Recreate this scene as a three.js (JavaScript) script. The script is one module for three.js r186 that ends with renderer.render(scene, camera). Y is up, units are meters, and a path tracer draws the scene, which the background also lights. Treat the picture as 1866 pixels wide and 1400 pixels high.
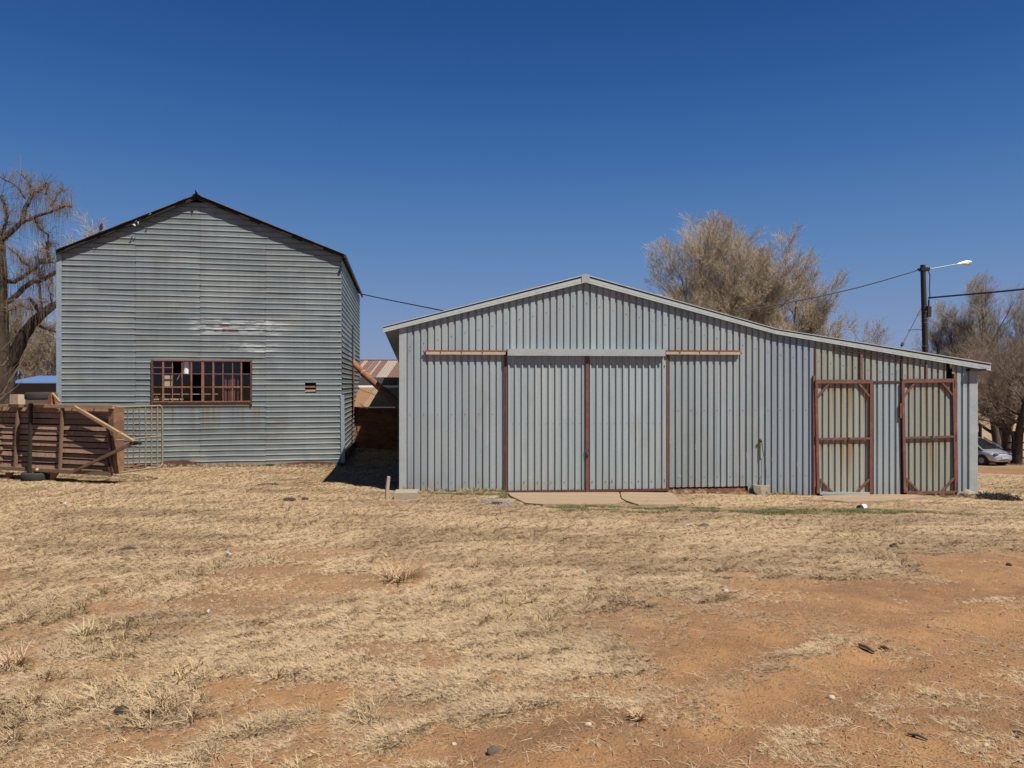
import * as THREE from 'three';

// ---------------------------------------------------------------- camera
const F = 1347, CX = 933, CY = 700, EYE = 1.6;            // pixel focal length and centre of the 1866 x 1400 photograph
const scene = new THREE.Scene();
const camera = new THREE.PerspectiveCamera(2 * Math.atan(CY / F) * 180 / Math.PI, 4 / 3, 0.05, 6000);
camera.position.set(0, EYE, 0);
camera.lookAt(0, EYE, -10);
scene.add(camera);

// ---------------------------------------------------------------- sky, sun, exposure
const s2l = (v) => { v /= 255; return v <= 0.04045 ? v / 12.92 : Math.pow((v + 0.055) / 1.055, 2.4); };
const lin = (r, g, b) => [s2l(r), s2l(g), s2l(b)];
const EXPOSURE = 1.6;
const SUN = new THREE.Vector3(0.40, 0.83, 0.345).normalize();
{
  const W = 512, H = 512, data = new Float32Array(W * H * 4);
  const stops = [[-90, lin(150, 130, 105)], [-2, lin(146, 150, 168)], [0, lin(145, 158, 188)], [4.2, lin(124, 148, 188)], [9.3, lin(97, 135, 184)], [16.5, lin(64, 108, 168)], [22, lin(47, 91, 152)], [27.5, lin(36, 78, 138)], [45, lin(29, 66, 122)], [90, lin(22, 54, 106)]];
  for (let j = 0; j < H; j++) {
    const e = ((j + 0.5) / H - 0.5) * 180;
    let k = 0; while (k < stops.length - 2 && e > stops[k + 1][0]) k++;
    const [e0, c0] = stops[k], [e1, c1] = stops[k + 1], t = Math.min(1, Math.max(0, (e - e0) / (e1 - e0)));
    for (let i = 0; i < W; i++) {
      const o = (j * W + i) * 4;
      for (let q = 0; q < 3; q++) data[o + q] = (c0[q] + (c1[q] - c0[q]) * t) / EXPOSURE;
      data[o + 3] = 1;
    }
  }
  const tex = new THREE.DataTexture(data, W, H, THREE.RGBAFormat, THREE.FloatType);
  tex.mapping = THREE.EquirectangularReflectionMapping; tex.magFilter = THREE.LinearFilter; tex.minFilter = THREE.LinearFilter; tex.needsUpdate = true;
  scene.background = tex; scene.environment = tex;
}
const sun = new THREE.DirectionalLight(new THREE.Color(1.0, 0.935, 0.84), 5.0);
sun.position.copy(SUN).multiplyScalar(80).add(new THREE.Vector3(0, 0, -18));
sun.target.position.set(0, 0, -18);
sun.castShadow = true; sun.shadow.mapSize.set(4096, 4096);
Object.assign(sun.shadow.camera, { left: -45, right: 45, top: 45, bottom: -45, near: 1, far: 200 });
scene.add(sun, sun.target);

// ---------------------------------------------------------------- random numbers and noise
function rng(seed) { let a = seed >>> 0; return () => { a |= 0; a = a + 0x6D2B79F5 | 0; let t = Math.imul(a ^ a >>> 15, 1 | a); t = t + Math.imul(t ^ t >>> 7, 61 | t) ^ t; return ((t ^ t >>> 14) >>> 0) / 4294967296; }; }
function h2(x, y) { let n = Math.imul(x, 374761393) + Math.imul(y, 668265263) | 0; n = Math.imul(n ^ n >>> 13, 1274126177); return ((n ^ n >>> 16) >>> 0) / 4294967296; }
function vn(x, y) { const xi = Math.floor(x), yi = Math.floor(y), fx = x - xi, fy = y - yi, u = fx * fx * (3 - 2 * fx), v = fy * fy * (3 - 2 * fy); const a = h2(xi, yi), b = h2(xi + 1, yi), c = h2(xi, yi + 1), d = h2(xi + 1, yi + 1); return a + (b - a) * u + (c - a) * v + (a - b - c + d) * u * v; }
function fbm(x, y, o = 4) { let s = 0, a = 0.5, t = 0; for (let i = 0; i < o; i++) { s += a * vn(x, y); t += a; a *= 0.5; x = x * 2.03 + 17.7; y = y * 2.03 + 9.2; } return s / t; }
function pvn(x, y, px, py) { const xi = Math.floor(x), yi = Math.floor(y), fx = x - xi, fy = y - yi, u = fx * fx * (3 - 2 * fx), v = fy * fy * (3 - 2 * fy); const m = (a, b) => ((a % b) + b) % b; const a = h2(m(xi, px), m(yi, py)), b = h2(m(xi + 1, px), m(yi, py)), c = h2(m(xi, px), m(yi + 1, py)), d = h2(m(xi + 1, px), m(yi + 1, py)); return a + (b - a) * u + (c - a) * v + (a - b - c + d) * u * v; }
function pfbm(u, v, px, py, o = 4) { let s = 0, a = 0.5, t = 0; for (let i = 0; i < o; i++) { s += a * pvn(u * px + i * 31, v * py + i * 57, px, py); t += a; a *= 0.55; px *= 2; py *= 2; } return s / t; }
const clamp = (v, a = 0, b = 1) => Math.min(b, Math.max(a, v));
const sst = (a, b, x) => { const t = clamp((x - a) / (b - a)); return t * t * (3 - 2 * t); };
const mix = (a, b, t) => a + (b - a) * t;
const mix3 = (a, b, t) => [mix(a[0], b[0], t), mix(a[1], b[1], t), mix(a[2], b[2], t)];
const pl = (pts, x) => { if (x <= pts[0][0]) return pts[0][1]; for (let i = 1; i < pts.length; i++) if (x <= pts[i][0]) { const [a, b] = [pts[i - 1], pts[i]]; return mix(a[1], b[1], (x - a[0]) / (b[0] - a[0])); } return pts[pts.length - 1][1]; };

// ---------------------------------------------------------------- textures (linear albedo written as sRGB bytes)
const l2s = (v) => { v = clamp(v); return Math.round(255 * (v <= 0.0031308 ? v * 12.92 : 1.055 * Math.pow(v, 1 / 2.4) - 0.055)); };
function makeTex(w, h, fn, repeat = true) {
  const d = new Uint8Array(w * h * 4);
  for (let j = 0; j < h; j++) for (let i = 0; i < w; i++) { const c = fn((i + 0.5) / w, (j + 0.5) / h), o = (j * w + i) * 4; d[o] = l2s(c[0]); d[o + 1] = l2s(c[1]); d[o + 2] = l2s(c[2]); d[o + 3] = 255; }
  const t = new THREE.DataTexture(d, w, h); t.colorSpace = THREE.SRGBColorSpace; t.magFilter = THREE.LinearFilter; t.minFilter = THREE.LinearMipmapLinearFilter; t.generateMipmaps = true;
  if (repeat) t.wrapS = t.wrapT = THREE.RepeatWrapping;
  t.needsUpdate = true; return t;
}
function greyTex(w, h, fn) {
  const d = new Uint8Array(w * h * 4);
  for (let j = 0; j < h; j++) for (let i = 0; i < w; i++) { const v = Math.round(255 * clamp(fn((i + 0.5) / w, (j + 0.5) / h))), o = (j * w + i) * 4; d[o] = d[o + 1] = d[o + 2] = v; d[o + 3] = 255; }
  const t = new THREE.DataTexture(d, w, h); t.magFilter = THREE.LinearFilter; t.wrapS = t.wrapT = THREE.RepeatWrapping; t.needsUpdate = true; return t;
}

// ---------------------------------------------------------------- geometry collector
class G {
  constructor() { this.p = []; this.n = []; this.u = []; this.c = []; this.col = [1, 1, 1]; }
  v(p, n, u) { this.p.push(p[0], p[1], p[2]); this.n.push(n[0], n[1], n[2]); this.u.push(u[0], u[1]); this.c.push(this.col[0], this.col[1], this.col[2]); }
  tri(a, b, c, ua = [0, 0], ub = [1, 0], uc = [1, 1]) {
    const e = [b[0] - a[0], b[1] - a[1], b[2] - a[2]], f = [c[0] - a[0], c[1] - a[1], c[2] - a[2]];
    const n = [e[1] * f[2] - e[2] * f[1], e[2] * f[0] - e[0] * f[2], e[0] * f[1] - e[1] * f[0]], l = Math.hypot(...n) || 1; n[0] /= l; n[1] /= l; n[2] /= l;
    this.v(a, n, ua); this.v(b, n, ub); this.v(c, n, uc);
  }
  quad(a, b, c, d, ua, ub, uc, ud) {
    if (!ua) { const w = Math.hypot(b[0] - a[0], b[1] - a[1], b[2] - a[2]), h = Math.hypot(d[0] - a[0], d[1] - a[1], d[2] - a[2]); const o = (a[0] * 0.37 + a[1] * 0.53 + a[2] * 0.71); ua = [o, o]; ub = [o + w, o]; uc = [o + w, o + h]; ud = [o, o + h]; }
    this.tri(a, b, c, ua, ub, uc); this.tri(a, c, d, ua, uc, ud);
  }
  hex(P) { // 8 corners: bottom ring 0-3 (counter-clockwise from above), top ring 4-7
    this.quad(P[3], P[2], P[1], P[0]); this.quad(P[4], P[5], P[6], P[7]);
    for (let i = 0; i < 4; i++) { const j = (i + 1) % 4; this.quad(P[i], P[j], P[j + 4], P[i + 4]); }
    return this;
  }
  box(x0, x1, y0, y1, z0, z1) { return this.hex([[x0, y0, z1], [x1, y0, z1], [x1, y0, z0], [x0, y0, z0], [x0, y1, z1], [x1, y1, z1], [x1, y1, z0], [x0, y1, z0]]); }
  bar(a, b, w, h, up = [0, 1, 0]) { // square section between two points
    const A = new THREE.Vector3(...a), B = new THREE.Vector3(...b), d = B.clone().sub(A), L = d.length(); d.normalize();
    let U = new THREE.Vector3(...up); if (Math.abs(U.dot(d)) > 0.98) U = new THREE.Vector3(0, 0, 1); const S = new THREE.Vector3().crossVectors(d, U).normalize(); U.crossVectors(S, d).normalize();
    const k = (P, s, u) => [P.x + S.x * s * w / 2 + U.x * u * h / 2, P.y + S.y * s * w / 2 + U.y * u * h / 2, P.z + S.z * s * w / 2 + U.z * u * h / 2];
    const r = [[-1, -1], [1, -1], [1, 1], [-1, 1]], o = a[0] * 0.37 + a[1] * 0.53;
    for (let i = 0; i < 4; i++) { const [p, q] = [r[i], r[(i + 1) % 4]]; const wd = i % 2 ? h : w; this.quad(k(A, ...q), k(A, ...p), k(B, ...p), k(B, ...q), [o + i * 0.3 + wd, 0 + o], [o + i * 0.3, o], [o + i * 0.3, o + L], [o + i * 0.3 + wd, o + L]); }
    this.quad(k(A, ...r[0]), k(A, ...r[1]), k(A, ...r[2]), k(A, ...r[3])); this.quad(k(B, ...r[3]), k(B, ...r[2]), k(B, ...r[1]), k(B, ...r[0]));
    return this;
  }
  tube(pts, rad, sides = 6, cap = true) {
    const n = pts.length, R = (i) => Array.isArray(rad) ? rad[i] : rad; let prevU = null; const rings = [];
    let len = 0;
    for (let i = 0; i < n; i++) {
      const a = pts[Math.max(0, i - 1)], b = pts[Math.min(n - 1, i + 1)];
      let dx = b[0] - a[0], dy = b[1] - a[1], dz = b[2] - a[2]; const l = Math.hypot(dx, dy, dz) || 1; dx /= l; dy /= l; dz /= l;
      let ux, uy, uz; if (prevU) { [ux, uy, uz] = prevU; } else if (Math.abs(dy) < 0.9) { ux = 0; uy = 1; uz = 0; } else { ux = 1; uy = 0; uz = 0; }
      const dt = ux * dx + uy * dy + uz * dz; ux -= dt * dx; uy -= dt * dy; uz -= dt * dz; const ul = Math.hypot(ux, uy, uz) || 1; ux /= ul; uy /= ul; uz /= ul; prevU = [ux, uy, uz];
      const sx = dy * uz - dz * uy, sy = dz * ux - dx * uz, sz = dx * uy - dy * ux; if (i) len += Math.hypot(pts[i][0] - pts[i - 1][0], pts[i][1] - pts[i - 1][1], pts[i][2] - pts[i - 1][2]);
      const ring = []; for (let k = 0; k <= sides; k++) { const t = k / sides * Math.PI * 2, c = Math.cos(t), s = Math.sin(t), nx = ux * c + sx * s, ny = uy * c + sy * s, nz = uz * c + sz * s; ring.push([[pts[i][0] + nx * R(i), pts[i][1] + ny * R(i), pts[i][2] + nz * R(i)], [nx, ny, nz], [k / sides * Math.max(R(0) * 6, 0.02), len]]); }
      rings.push(ring);
    }
    for (let i = 0; i < n - 1; i++) for (let k = 0; k < sides; k++) { const a = rings[i][k], b = rings[i][k + 1], c = rings[i + 1][k + 1], d = rings[i + 1][k]; this.v(...a); this.v(...b); this.v(...c); this.v(...a); this.v(...c); this.v(...d); }
    if (cap && sides > 3) for (const [i, s] of [[0, 1], [n - 1, -1]]) for (let k = 0; k < sides; k++) { const a = rings[i][k][0], b = rings[i][k + 1][0]; if (s > 0) this.tri(pts[i], b, a); else this.tri(pts[i], a, b); }
    return this;
  }
  ellipsoid(c, r, rand, bump = 0.15, seg = 10, flat = 0) {
    const V = []; for (let j = 0; j <= seg; j++) { const row = []; for (let i = 0; i <= seg * 1.4; i++) { const th = j / seg * Math.PI, ph = i / Math.floor(seg * 1.4) * Math.PI * 2; const d = [Math.sin(th) * Math.cos(ph), Math.cos(th), Math.sin(th) * Math.sin(ph)]; const k = 1 + bump * (fbm(d[0] * 1.7 + 9 + rand * 50, d[1] * 1.7 + d[2] * 1.3 + rand * 77, 3) - 0.5) * 2; row.push([c[0] + d[0] * r[0] * k, c[1] + Math.max(d[1] * r[1] * k, -flat * r[1]), c[2] + d[2] * r[2] * k]); } V.push(row); }
    for (let j = 0; j < seg; j++) for (let i = 0; i < V[0].length - 1; i++) { const a = V[j][i], b = V[j][i + 1], cc = V[j + 1][i + 1], d = V[j + 1][i]; if (j > 0) this.tri(a, b, cc); if (j < seg - 1) this.tri(a, cc, d); }
    return this;
  }
  geo() { const g = new THREE.BufferGeometry(); g.setAttribute('position', new THREE.Float32BufferAttribute(this.p, 3)); g.setAttribute('normal', new THREE.Float32BufferAttribute(this.n, 3)); g.setAttribute('uv', new THREE.Float32BufferAttribute(this.u, 2)); g.setAttribute('color', new THREE.Float32BufferAttribute(this.c, 3)); return g; }
}
const seen = new Map();
function numbered(n) { const k = seen.get(n) || 0; seen.set(n, k + 1); return k ? n + '_' + String(k).padStart(3, '0') : n; }
function mesh(name, g, mat, parent = scene) { const m = new THREE.Mesh(g.isBufferGeometry ? g : g.geo(), mat); m.name = numbered(name); m.castShadow = m.receiveShadow = true; parent.add(m); return m; }
function tag(o, label, category, group) { o.userData.label = label; o.userData.category = category; if (group) o.userData.group = group; return o; }
function thing(name, label, category, pos = [0, 0, 0], turn = 0, group) { const o = new THREE.Group(); o.name = numbered(name); o.position.set(...pos); o.rotation.y = turn; scene.add(o); return tag(o, label, category, group); }
function struct(name, g, mat) { const m = mesh(name, g, mat); m.userData.kind = 'structure'; return m; }
const at = (px, py, d) => [(px - CX) / F * d, EYE + (CY - py) / F * d, -d];

// a vertical face in the world; loc() gives the face coordinates that a pixel of the photograph shows
class Face {
  constructor(ox, oz, deg, y0) { this.ox = ox; this.oz = oz; this.a = deg * Math.PI / 180; this.c = Math.cos(this.a); this.s = Math.sin(this.a); this.y0 = y0; }
  loc(px, py, zo = 0) { const rx = (px - CX) / F, ry = (CY - py) / F, s = (rx * (-this.oz - zo * this.c) - this.ox - zo * this.s) / (this.c - rx * this.s), d = -this.oz + s * this.s - zo * this.c; return [s, EYE + ry * d - this.y0]; }
  x(px, zo = 0) { return this.loc(px, 0, zo)[0]; }
  pos() { return [this.ox, this.y0, this.oz]; }
  world(x, y, z) { return [this.ox + x * this.c + z * this.s, this.y0 + y, this.oz - x * this.s + z * this.c]; }
}
// ---------------------------------------------------------------- the lie of the land
const H20 = [[-60, -0.75], [-14, -0.93], [-10, -0.96], [-6, -1.03], [-3, -1.13], [0, -1.19], [5, -1.28], [13, -1.44], [20, -1.58], [80, -1.8]];
function terrain(x, z) {
  const d = -z, tx = sst(2, 22, x);
  const g = d < 20 ? pl([[-30, 0.35], [1.5, 0], [4, 0.1], [8, 0.32], [14, 0.68], [19.5, 1], [20, 1]], d) : 1;
  let y = pl(H20, x) * g;
  y += tx * (-1.5 * sst(21, 44, d) - 2.0 * clamp((d - 42) / 58) - 3.6 * clamp((d - 100) / 220));
  y += (1 - tx) * (-0.3 * clamp((d - 30) / 70) - 1.7 * clamp((d - 100) / 300));
  return y;
}
// ground mask: 1 = straw grass, 0 = bare red soil
function grassMask(x, z) {
  const d = -z;
  const edge = pl([[-1.6, 2.4], [-0.6, 3.0], [0.2, 3.55], [0.75, 3.9], [0.9, 4.6], [1.5, 5.5], [2.5, 6.5], [3.6, 7.4], [6.4, 9.4], [10, 12.3], [14, 16.2], [30, 19]], x);
  let m = sst(-0.45, 0.75, (d - edge) * 0.75 + (fbm(x * 1.4 + 3, z * 1.7, 4) - 0.5) * 2.6 - 0.9 * sst(0.3, 1.4, edge - d));
  if (x < -0.9) m *= 1 - 0.9 * sst(5.4, 3.6, d) * sst(-3.0, -1.9, x) * sst(0.47, 0.58, fbm(x * 1.6 + 2, z * 1.9 + 9, 4));
  const p = fbm(x * 0.85 + 40, z * 1.0 + 11, 4);                       // worn patches within the grass
  m *= 1 - 0.8 * sst(0.55, 0.66, p) * sst(13.5, 7, d); m *= 1 - 0.75 * sst(0.54, 0.66, fbm(x * 1.9 + 14, z * 2.6 + 5, 3)) * sst(10, 4, d);
  const road = sst(28, 29.5, d) * sst(41.5, 40, d) * sst(12, 15, x);
  m *= 1 - road;
  if (d < 18.6 && d > 16.7) m *= 1 - 0.6 * sst(4.2, 5.2, x) * sst(0.35, 0.6, fbm(x, z * 2, 3));
  let tuft = sst(0.60, 0.70, fbm(x * 2.3 + 7, z * 3.2 + 3, 3)) * 0.13 * sst(10, 5, d);   // odd tufts on the bare track
  const ridge = pl([[0.5, 3.6], [0.78, 3.78], [1.24, 4.22], [2.25, 5.1], [2.7, 5.4], [9, 9]], x), wob = fbm(x * 5, z * 5, 2) - 0.5;
  if (x > 0.6 && x < 2.7) tuft = Math.max(tuft, 0.36 * sst(0.14, 0.02, Math.abs(d - ridge + wob * 0.2) * 0.85) * sst(0.55, 1.2, x) * sst(2.75, 2.2, x));
  for (const [cx, cd, cr] of CLUMPS) { const q = Math.hypot(x - cx, (d - cd) * 0.9) + wob * 0.25; if (q < cr) tuft = Math.max(tuft, 0.2 * sst(cr, cr * 0.35, q)); }
  return clamp(Math.max(m, tuft));
}
const CLUMPS = [[1.36, 3.42, 0.3], [0.62, 3.55, 0.15], [2.28, 3.68, 0.16], [1.95, 3.95, 0.14], [2.4, 3.95, 0.2], [3.05, 4.4, 0.2], [2.9, 3.75, 0.18], [3.3, 5.6, 0.25], [4.2, 6.4, 0.35], [0.15, 3.35, 0.12], [3.6, 5.0, 0.22]];
function greenMask(x, z) {
  const d = -z;
  const a = sst(0.95, 0.15, Math.abs(d - (14.55 + 0.6 * (fbm(x * 0.8, 4, 2) - 0.5)))) * sst(0.4, 1.4, x) * sst(10.5, 6.5, x);
  const b = sst(0.5, 0.1, Math.abs(d - 17.75)) * sst(-2.5, -1.7, x) * sst(0.5, -0.1, x);
  const c = sst(0.45, 0.1, Math.hypot((x - 0.05) * 0.8, (d - 17.0) * 0.6));
  return clamp(Math.max(a, b * 1.1, c) * (0.1 + 1.3 * sst(0.3, 0.7, fbm(x * 1.8, z * 3, 4))) * 0.85);
}
const rut = (x, d) => { if (d > 9.5 || x < -1.2 || x > 8) return 0; const q = d - pl([[-1.2, 2.5], [0.78, 3.78], [1.24, 4.22], [2.25, 5.1], [2.7, 5.4], [9, 9.2]], x), f = sst(9.5, 7.5, d) * sst(-1.2, -0.3, x); return f * (0.022 * Math.exp(-q * q * 22) - 0.034 * Math.exp(-(q - 0.45) * (q - 0.45) * 18) - 0.034 * Math.exp(-(q + 0.45) * (q + 0.45) * 16) - 0.015 * Math.exp(-(q + 1.9) * (q + 1.9) * 8)); };
const lump = (x, z) => (fbm(x * 2.1, z * 2.1, 4) - 0.5) * 0.055 + (fbm(x * 9, z * 9, 2) - 0.5) * 0.024 + rut(x, -z);
function groundY(x, z) { const d = -z; return terrain(x, z) + lump(x, z) * sst(60, 20, Math.hypot(x, d)); }
function onGround(px, py) { let d = 1.5; for (let i = 0; i < 4000; i++) { const p = at(px, py, d); if (p[1] <= terrain(p[0], p[2])) return [p[0], groundY(p[0], p[2]), p[2]]; d += d * 0.004; } return at(px, py, d); }

const SOIL = [0.350, 0.188, 0.077], SOILD = [0.280, 0.146, 0.061], STRAW = [0.45, 0.32, 0.175], MAT = [0.33, 0.225, 0.13], GREEN = [0.15, 0.15, 0.055];
const soilTex = makeTex(1024, 1024, (u, v) => { const a = pfbm(u, v, 12, 12, 6), b = pvn(u * 340, v * 340, 340, 340), c = pfbm(u, v, 60, 60, 3); const k = 0.60 + 0.40 * a + 0.20 * (b - 0.5) + 0.26 * (c - 0.5); return [k, k * 0.985, k * 0.97]; });
const soilBump = greyTex(1024, 1024, (u, v) => 0.55 * pfbm(u, v, 40, 40, 5) + 0.45 * pvn(u * 260, v * 260, 260, 260));
{
  const xs = [], zs = [];
  for (let x = -17; x <= 19; x += 0.075) xs.push(x);
  for (let s = 0.1, a = xs[0], b = xs[xs.length - 1]; s < 900; s *= 1.35) { a -= s; b += s; xs.unshift(a); xs.push(b); }
  for (let d = 1.2, s = 0.03; d < 26; d += s, s = 0.028 + d * 0.0042) zs.push(-d);
  for (let s = 0.2, a = zs[zs.length - 1]; s < 900; s *= 1.22) { a -= s; zs.push(a); }
  for (let s = 0.1, a = zs[0]; s < 900; s *= 1.5) { a += s; zs.unshift(a); }
  const nx = xs.length, nz = zs.length, p = new Float32Array(nx * nz * 3), c = new Float32Array(nx * nz * 3), u = new Float32Array(nx * nz * 2), idx = [];
  for (let j = 0; j < nz; j++) for (let i = 0; i < nx; i++) {
    const k = j * nx + i, x = xs[i], z = zs[j], d = -z; p[k * 3] = x; p[k * 3 + 1] = groundY(x, z); p[k * 3 + 2] = z; u[k * 2] = x / 2.3; u[k * 2 + 1] = z / 2.3;
    const m = grassMask(x, z), t = fbm(x * 1.3 + 5, z * 1.5, 4), f = fbm(x * 6, z * 7, 3);
    let g = mix3(MAT, STRAW, sst(0.34, 0.62, t * 0.6 + f * 0.4)); const far = sst(24, 60, d);
    if (d > 24) g = mix3(g, mix3([0.44, 0.32, 0.165], [0.30, 0.20, 0.12], sst(0.45, 0.6, fbm(x * 0.03, z * 0.05, 4))), far);
    let s = mix3(SOILD, SOIL, sst(0.3, 0.6, fbm(x * 0.8 + 60, z * 1.3, 4)));
    let col = mix3(s, g, m * 0.92); col = mix3(col, GREEN, greenMask(x, z) * 0.75);
    for (let q = 0; q < 3; q++) c[k * 3 + q] = col[q] * 1.22;
  }
  for (let j = 0; j < nz - 1; j++) for (let i = 0; i < nx - 1; i++) { const a = j * nx + i, b = a + 1, e = a + nx, f = e + 1; idx.push(a, b, e, b, f, e); }
  const g = new THREE.BufferGeometry(); g.setAttribute('position', new THREE.BufferAttribute(p, 3)); g.setAttribute('color', new THREE.BufferAttribute(c, 3)); g.setAttribute('uv', new THREE.BufferAttribute(u, 2)); g.setIndex(idx); g.computeVertexNormals();
  struct('ground', g, new THREE.MeshStandardMaterial({ color: new THREE.Color().setRGB(0.63, 0.63, 0.63), map: soilTex, bumpMap: soilBump, bumpScale: 0.014, vertexColors: true, roughness: 0.97 }));
}

// ---------------------------------------------------------------- materials
const noiseTile = makeTex(512, 512, (u, v) => { const a = pfbm(u, v, 4, 4, 5), b = pfbm(u, v, 40, 40, 3); const k = 0.74 + 0.26 * a + 0.22 * (b - 0.5); return [k, k, k]; });
const rustTile = makeTex(512, 512, (u, v) => { const a = pfbm(u, v, 5, 5, 5), b = pfbm(u, v, 30, 30, 3), t = sst(0.35, 0.68, a); const k = 0.75 + 0.5 * b; return [mix(0.20, 0.33, t) * k, mix(0.075, 0.125, t) * k, mix(0.045, 0.06, t) * k]; });
const redTile = makeTex(512, 512, (u, v) => { const a = pfbm(u, v, 5, 5, 5), b = pfbm(u, v, 46, 12, 3), t = sst(0.5, 0.72, a); const k = 0.8 + 0.7 * b; return [mix(0.185, 0.235, t) * k, mix(0.070, 0.105, t) * k, mix(0.052, 0.068, t) * k]; });
const woodTile = makeTex(512, 512, (u, v) => { const a = pfbm(u, v, 40, 3, 4), b = pfbm(u, v, 4, 4, 4); const k = 0.55 + 0.65 * a + 0.4 * (b - 0.5); return [k, k * 0.98, k * 0.95]; });
const concTile = makeTex(512, 512, (u, v) => { const a = pfbm(u, v, 5, 5, 5), b = pfbm(u, v, 90, 90, 2); const k = 0.72 + 0.35 * a + 0.25 * (b - 0.5); return [k, k * 0.97, k * 0.92]; });
const barkTile = makeTex(512, 512, (u, v) => { const a = pfbm(u, v, 16, 5, 5), b = pfbm(u, v, 4, 4, 4); const k = 0.35 + 0.9 * a + 0.4 * (b - 0.5); return [k, k * 0.96, k * 0.9]; });
const roughTile = greyTex(256, 256, (u, v) => 0.4 + 0.35 * pfbm(u, v, 6, 6, 4));
const ALB = 0.63;                                                             // base colours below are in units of the exposed picture
const colr = (r, g, b) => new THREE.Color().setRGB(r * ALB, g * ALB, b * ALB);
const std = (o) => new THREE.MeshStandardMaterial({ vertexColors: true, color: colr(1, 1, 1), ...o });
const M = {
  galv: std({ map: noiseTile, color: colr(0.56, 0.61, 0.62), roughness: 0.5, metalness: 0.1 }),
  galvBlue: std({ map: noiseTile, color: colr(0.40, 0.50, 0.58), roughness: 0.5, metalness: 0.2 }),
  bright: std({ map: noiseTile, color: colr(0.66, 0.72, 0.71), roughness: 0.5, metalness: 0.1 }),
  darkGalv: std({ map: noiseTile, color: colr(0.12, 0.12, 0.125), roughness: 0.6, metalness: 0.2 }),
  rust: std({ map: rustTile, roughness: 0.9 }),
  rustPale: std({ map: rustTile, color: colr(1.15, 1.25, 1.25), roughness: 0.9 }),
  red: std({ map: redTile, roughness: 0.72 }),
  darkRed: std({ map: redTile, color: colr(0.55, 0.5, 0.5), roughness: 0.75 }),
  winRed: std({ map: redTile, color: colr(1.35, 1.45, 1.25), roughness: 0.75 }),
  faded: std({ map: redTile, color: colr(0.9, 1.25, 1.3), roughness: 0.8 }),
  beige: std({ map: concTile, color: colr(0.66, 0.53, 0.40), roughness: 0.85 }),
  conc: std({ map: concTile, color: colr(0.46, 0.39, 0.30), roughness: 0.95, bumpMap: soilBump, bumpScale: 0.006 }),
  slab: std({ map: concTile, color: colr(0.43, 0.315, 0.205), roughness: 0.95 }),
  wood: std({ map: woodTile, color: colr(0.34, 0.21, 0.14), roughness: 0.85 }),
  rustWood: std({ map: concTile, color: colr(0.27, 0.165, 0.105), roughness: 0.9 }),
  tan: std({ map: concTile, color: colr(0.46, 0.30, 0.165), roughness: 0.85 }),
  dark: std({ color: colr(0.012, 0.011, 0.011), roughness: 0.9 }),
  bars: std({ map: concTile, color: colr(0.33, 0.27, 0.17), roughness: 0.85 }),
  brown: std({ map: woodTile, color: colr(0.035, 0.022, 0.016), roughness: 0.8 }),
  rubber: std({ map: noiseTile, color: colr(0.028, 0.028, 0.03), roughness: 0.85 }),
  white: std({ color: colr(1.15, 1.15, 1.12), roughness: 0.5 }),
  cable: std({ color: colr(0.012, 0.012, 0.014), roughness: 0.6 }),
  steel: std({ map: noiseTile, color: colr(0.42, 0.43, 0.43), roughness: 0.45, metalness: 0.6 }),
  glass: new THREE.MeshPhysicalMaterial({ color: 0xffffff, transmission: 1, thickness: 0, roughness: 0.04, ior: 1.5 }),
};

// ---------------------------------------------------------------- the wide shed on the right
const SH = new Face((730 - CX) / F * 18.4, -18.4, 5.5, -1.2);
const shed = thing('metal_shed', 'wide low shed of vertical ribbed galvanized sheets with sliding doors', 'shed', SH.pos(), SH.a);
const SW = SH.x(1778);
const skew = Math.tan(2.5 * Math.PI / 180);                                  // its long sides run a little off square
const roofPts = [[698, 606], [1067, 515], [1414, 609], [1806, 676]].map(([x, y]) => SH.loc(x, y, 0.11));   // lower edge of the barge board
const roofTop = [[698, 595], [1067, 500], [1414, 598.5], [1807, 662]].map(([x, y]) => SH.loc(x, y, 0.11));
const soffit = (x) => pl(roofPts, x) + 0.035;
const S = (px, py, z = 0) => SH.loc(px, py, z);
const doorX0 = SH.x(923), doorX1 = SH.x(1214.5), headY = S(1000, 645)[1];
const hd1 = [SH.x(1485), SH.x(1591)], hd2 = [SH.x(1642), SH.x(1743)], hdTop = S(1540, 697)[1];
const stepX = SH.x(1362), lowY = S(1600, 904)[1], midY = S(1290, 887)[1], leftY = S(830, 894)[1], left2 = S(745, 897)[1];
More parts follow.
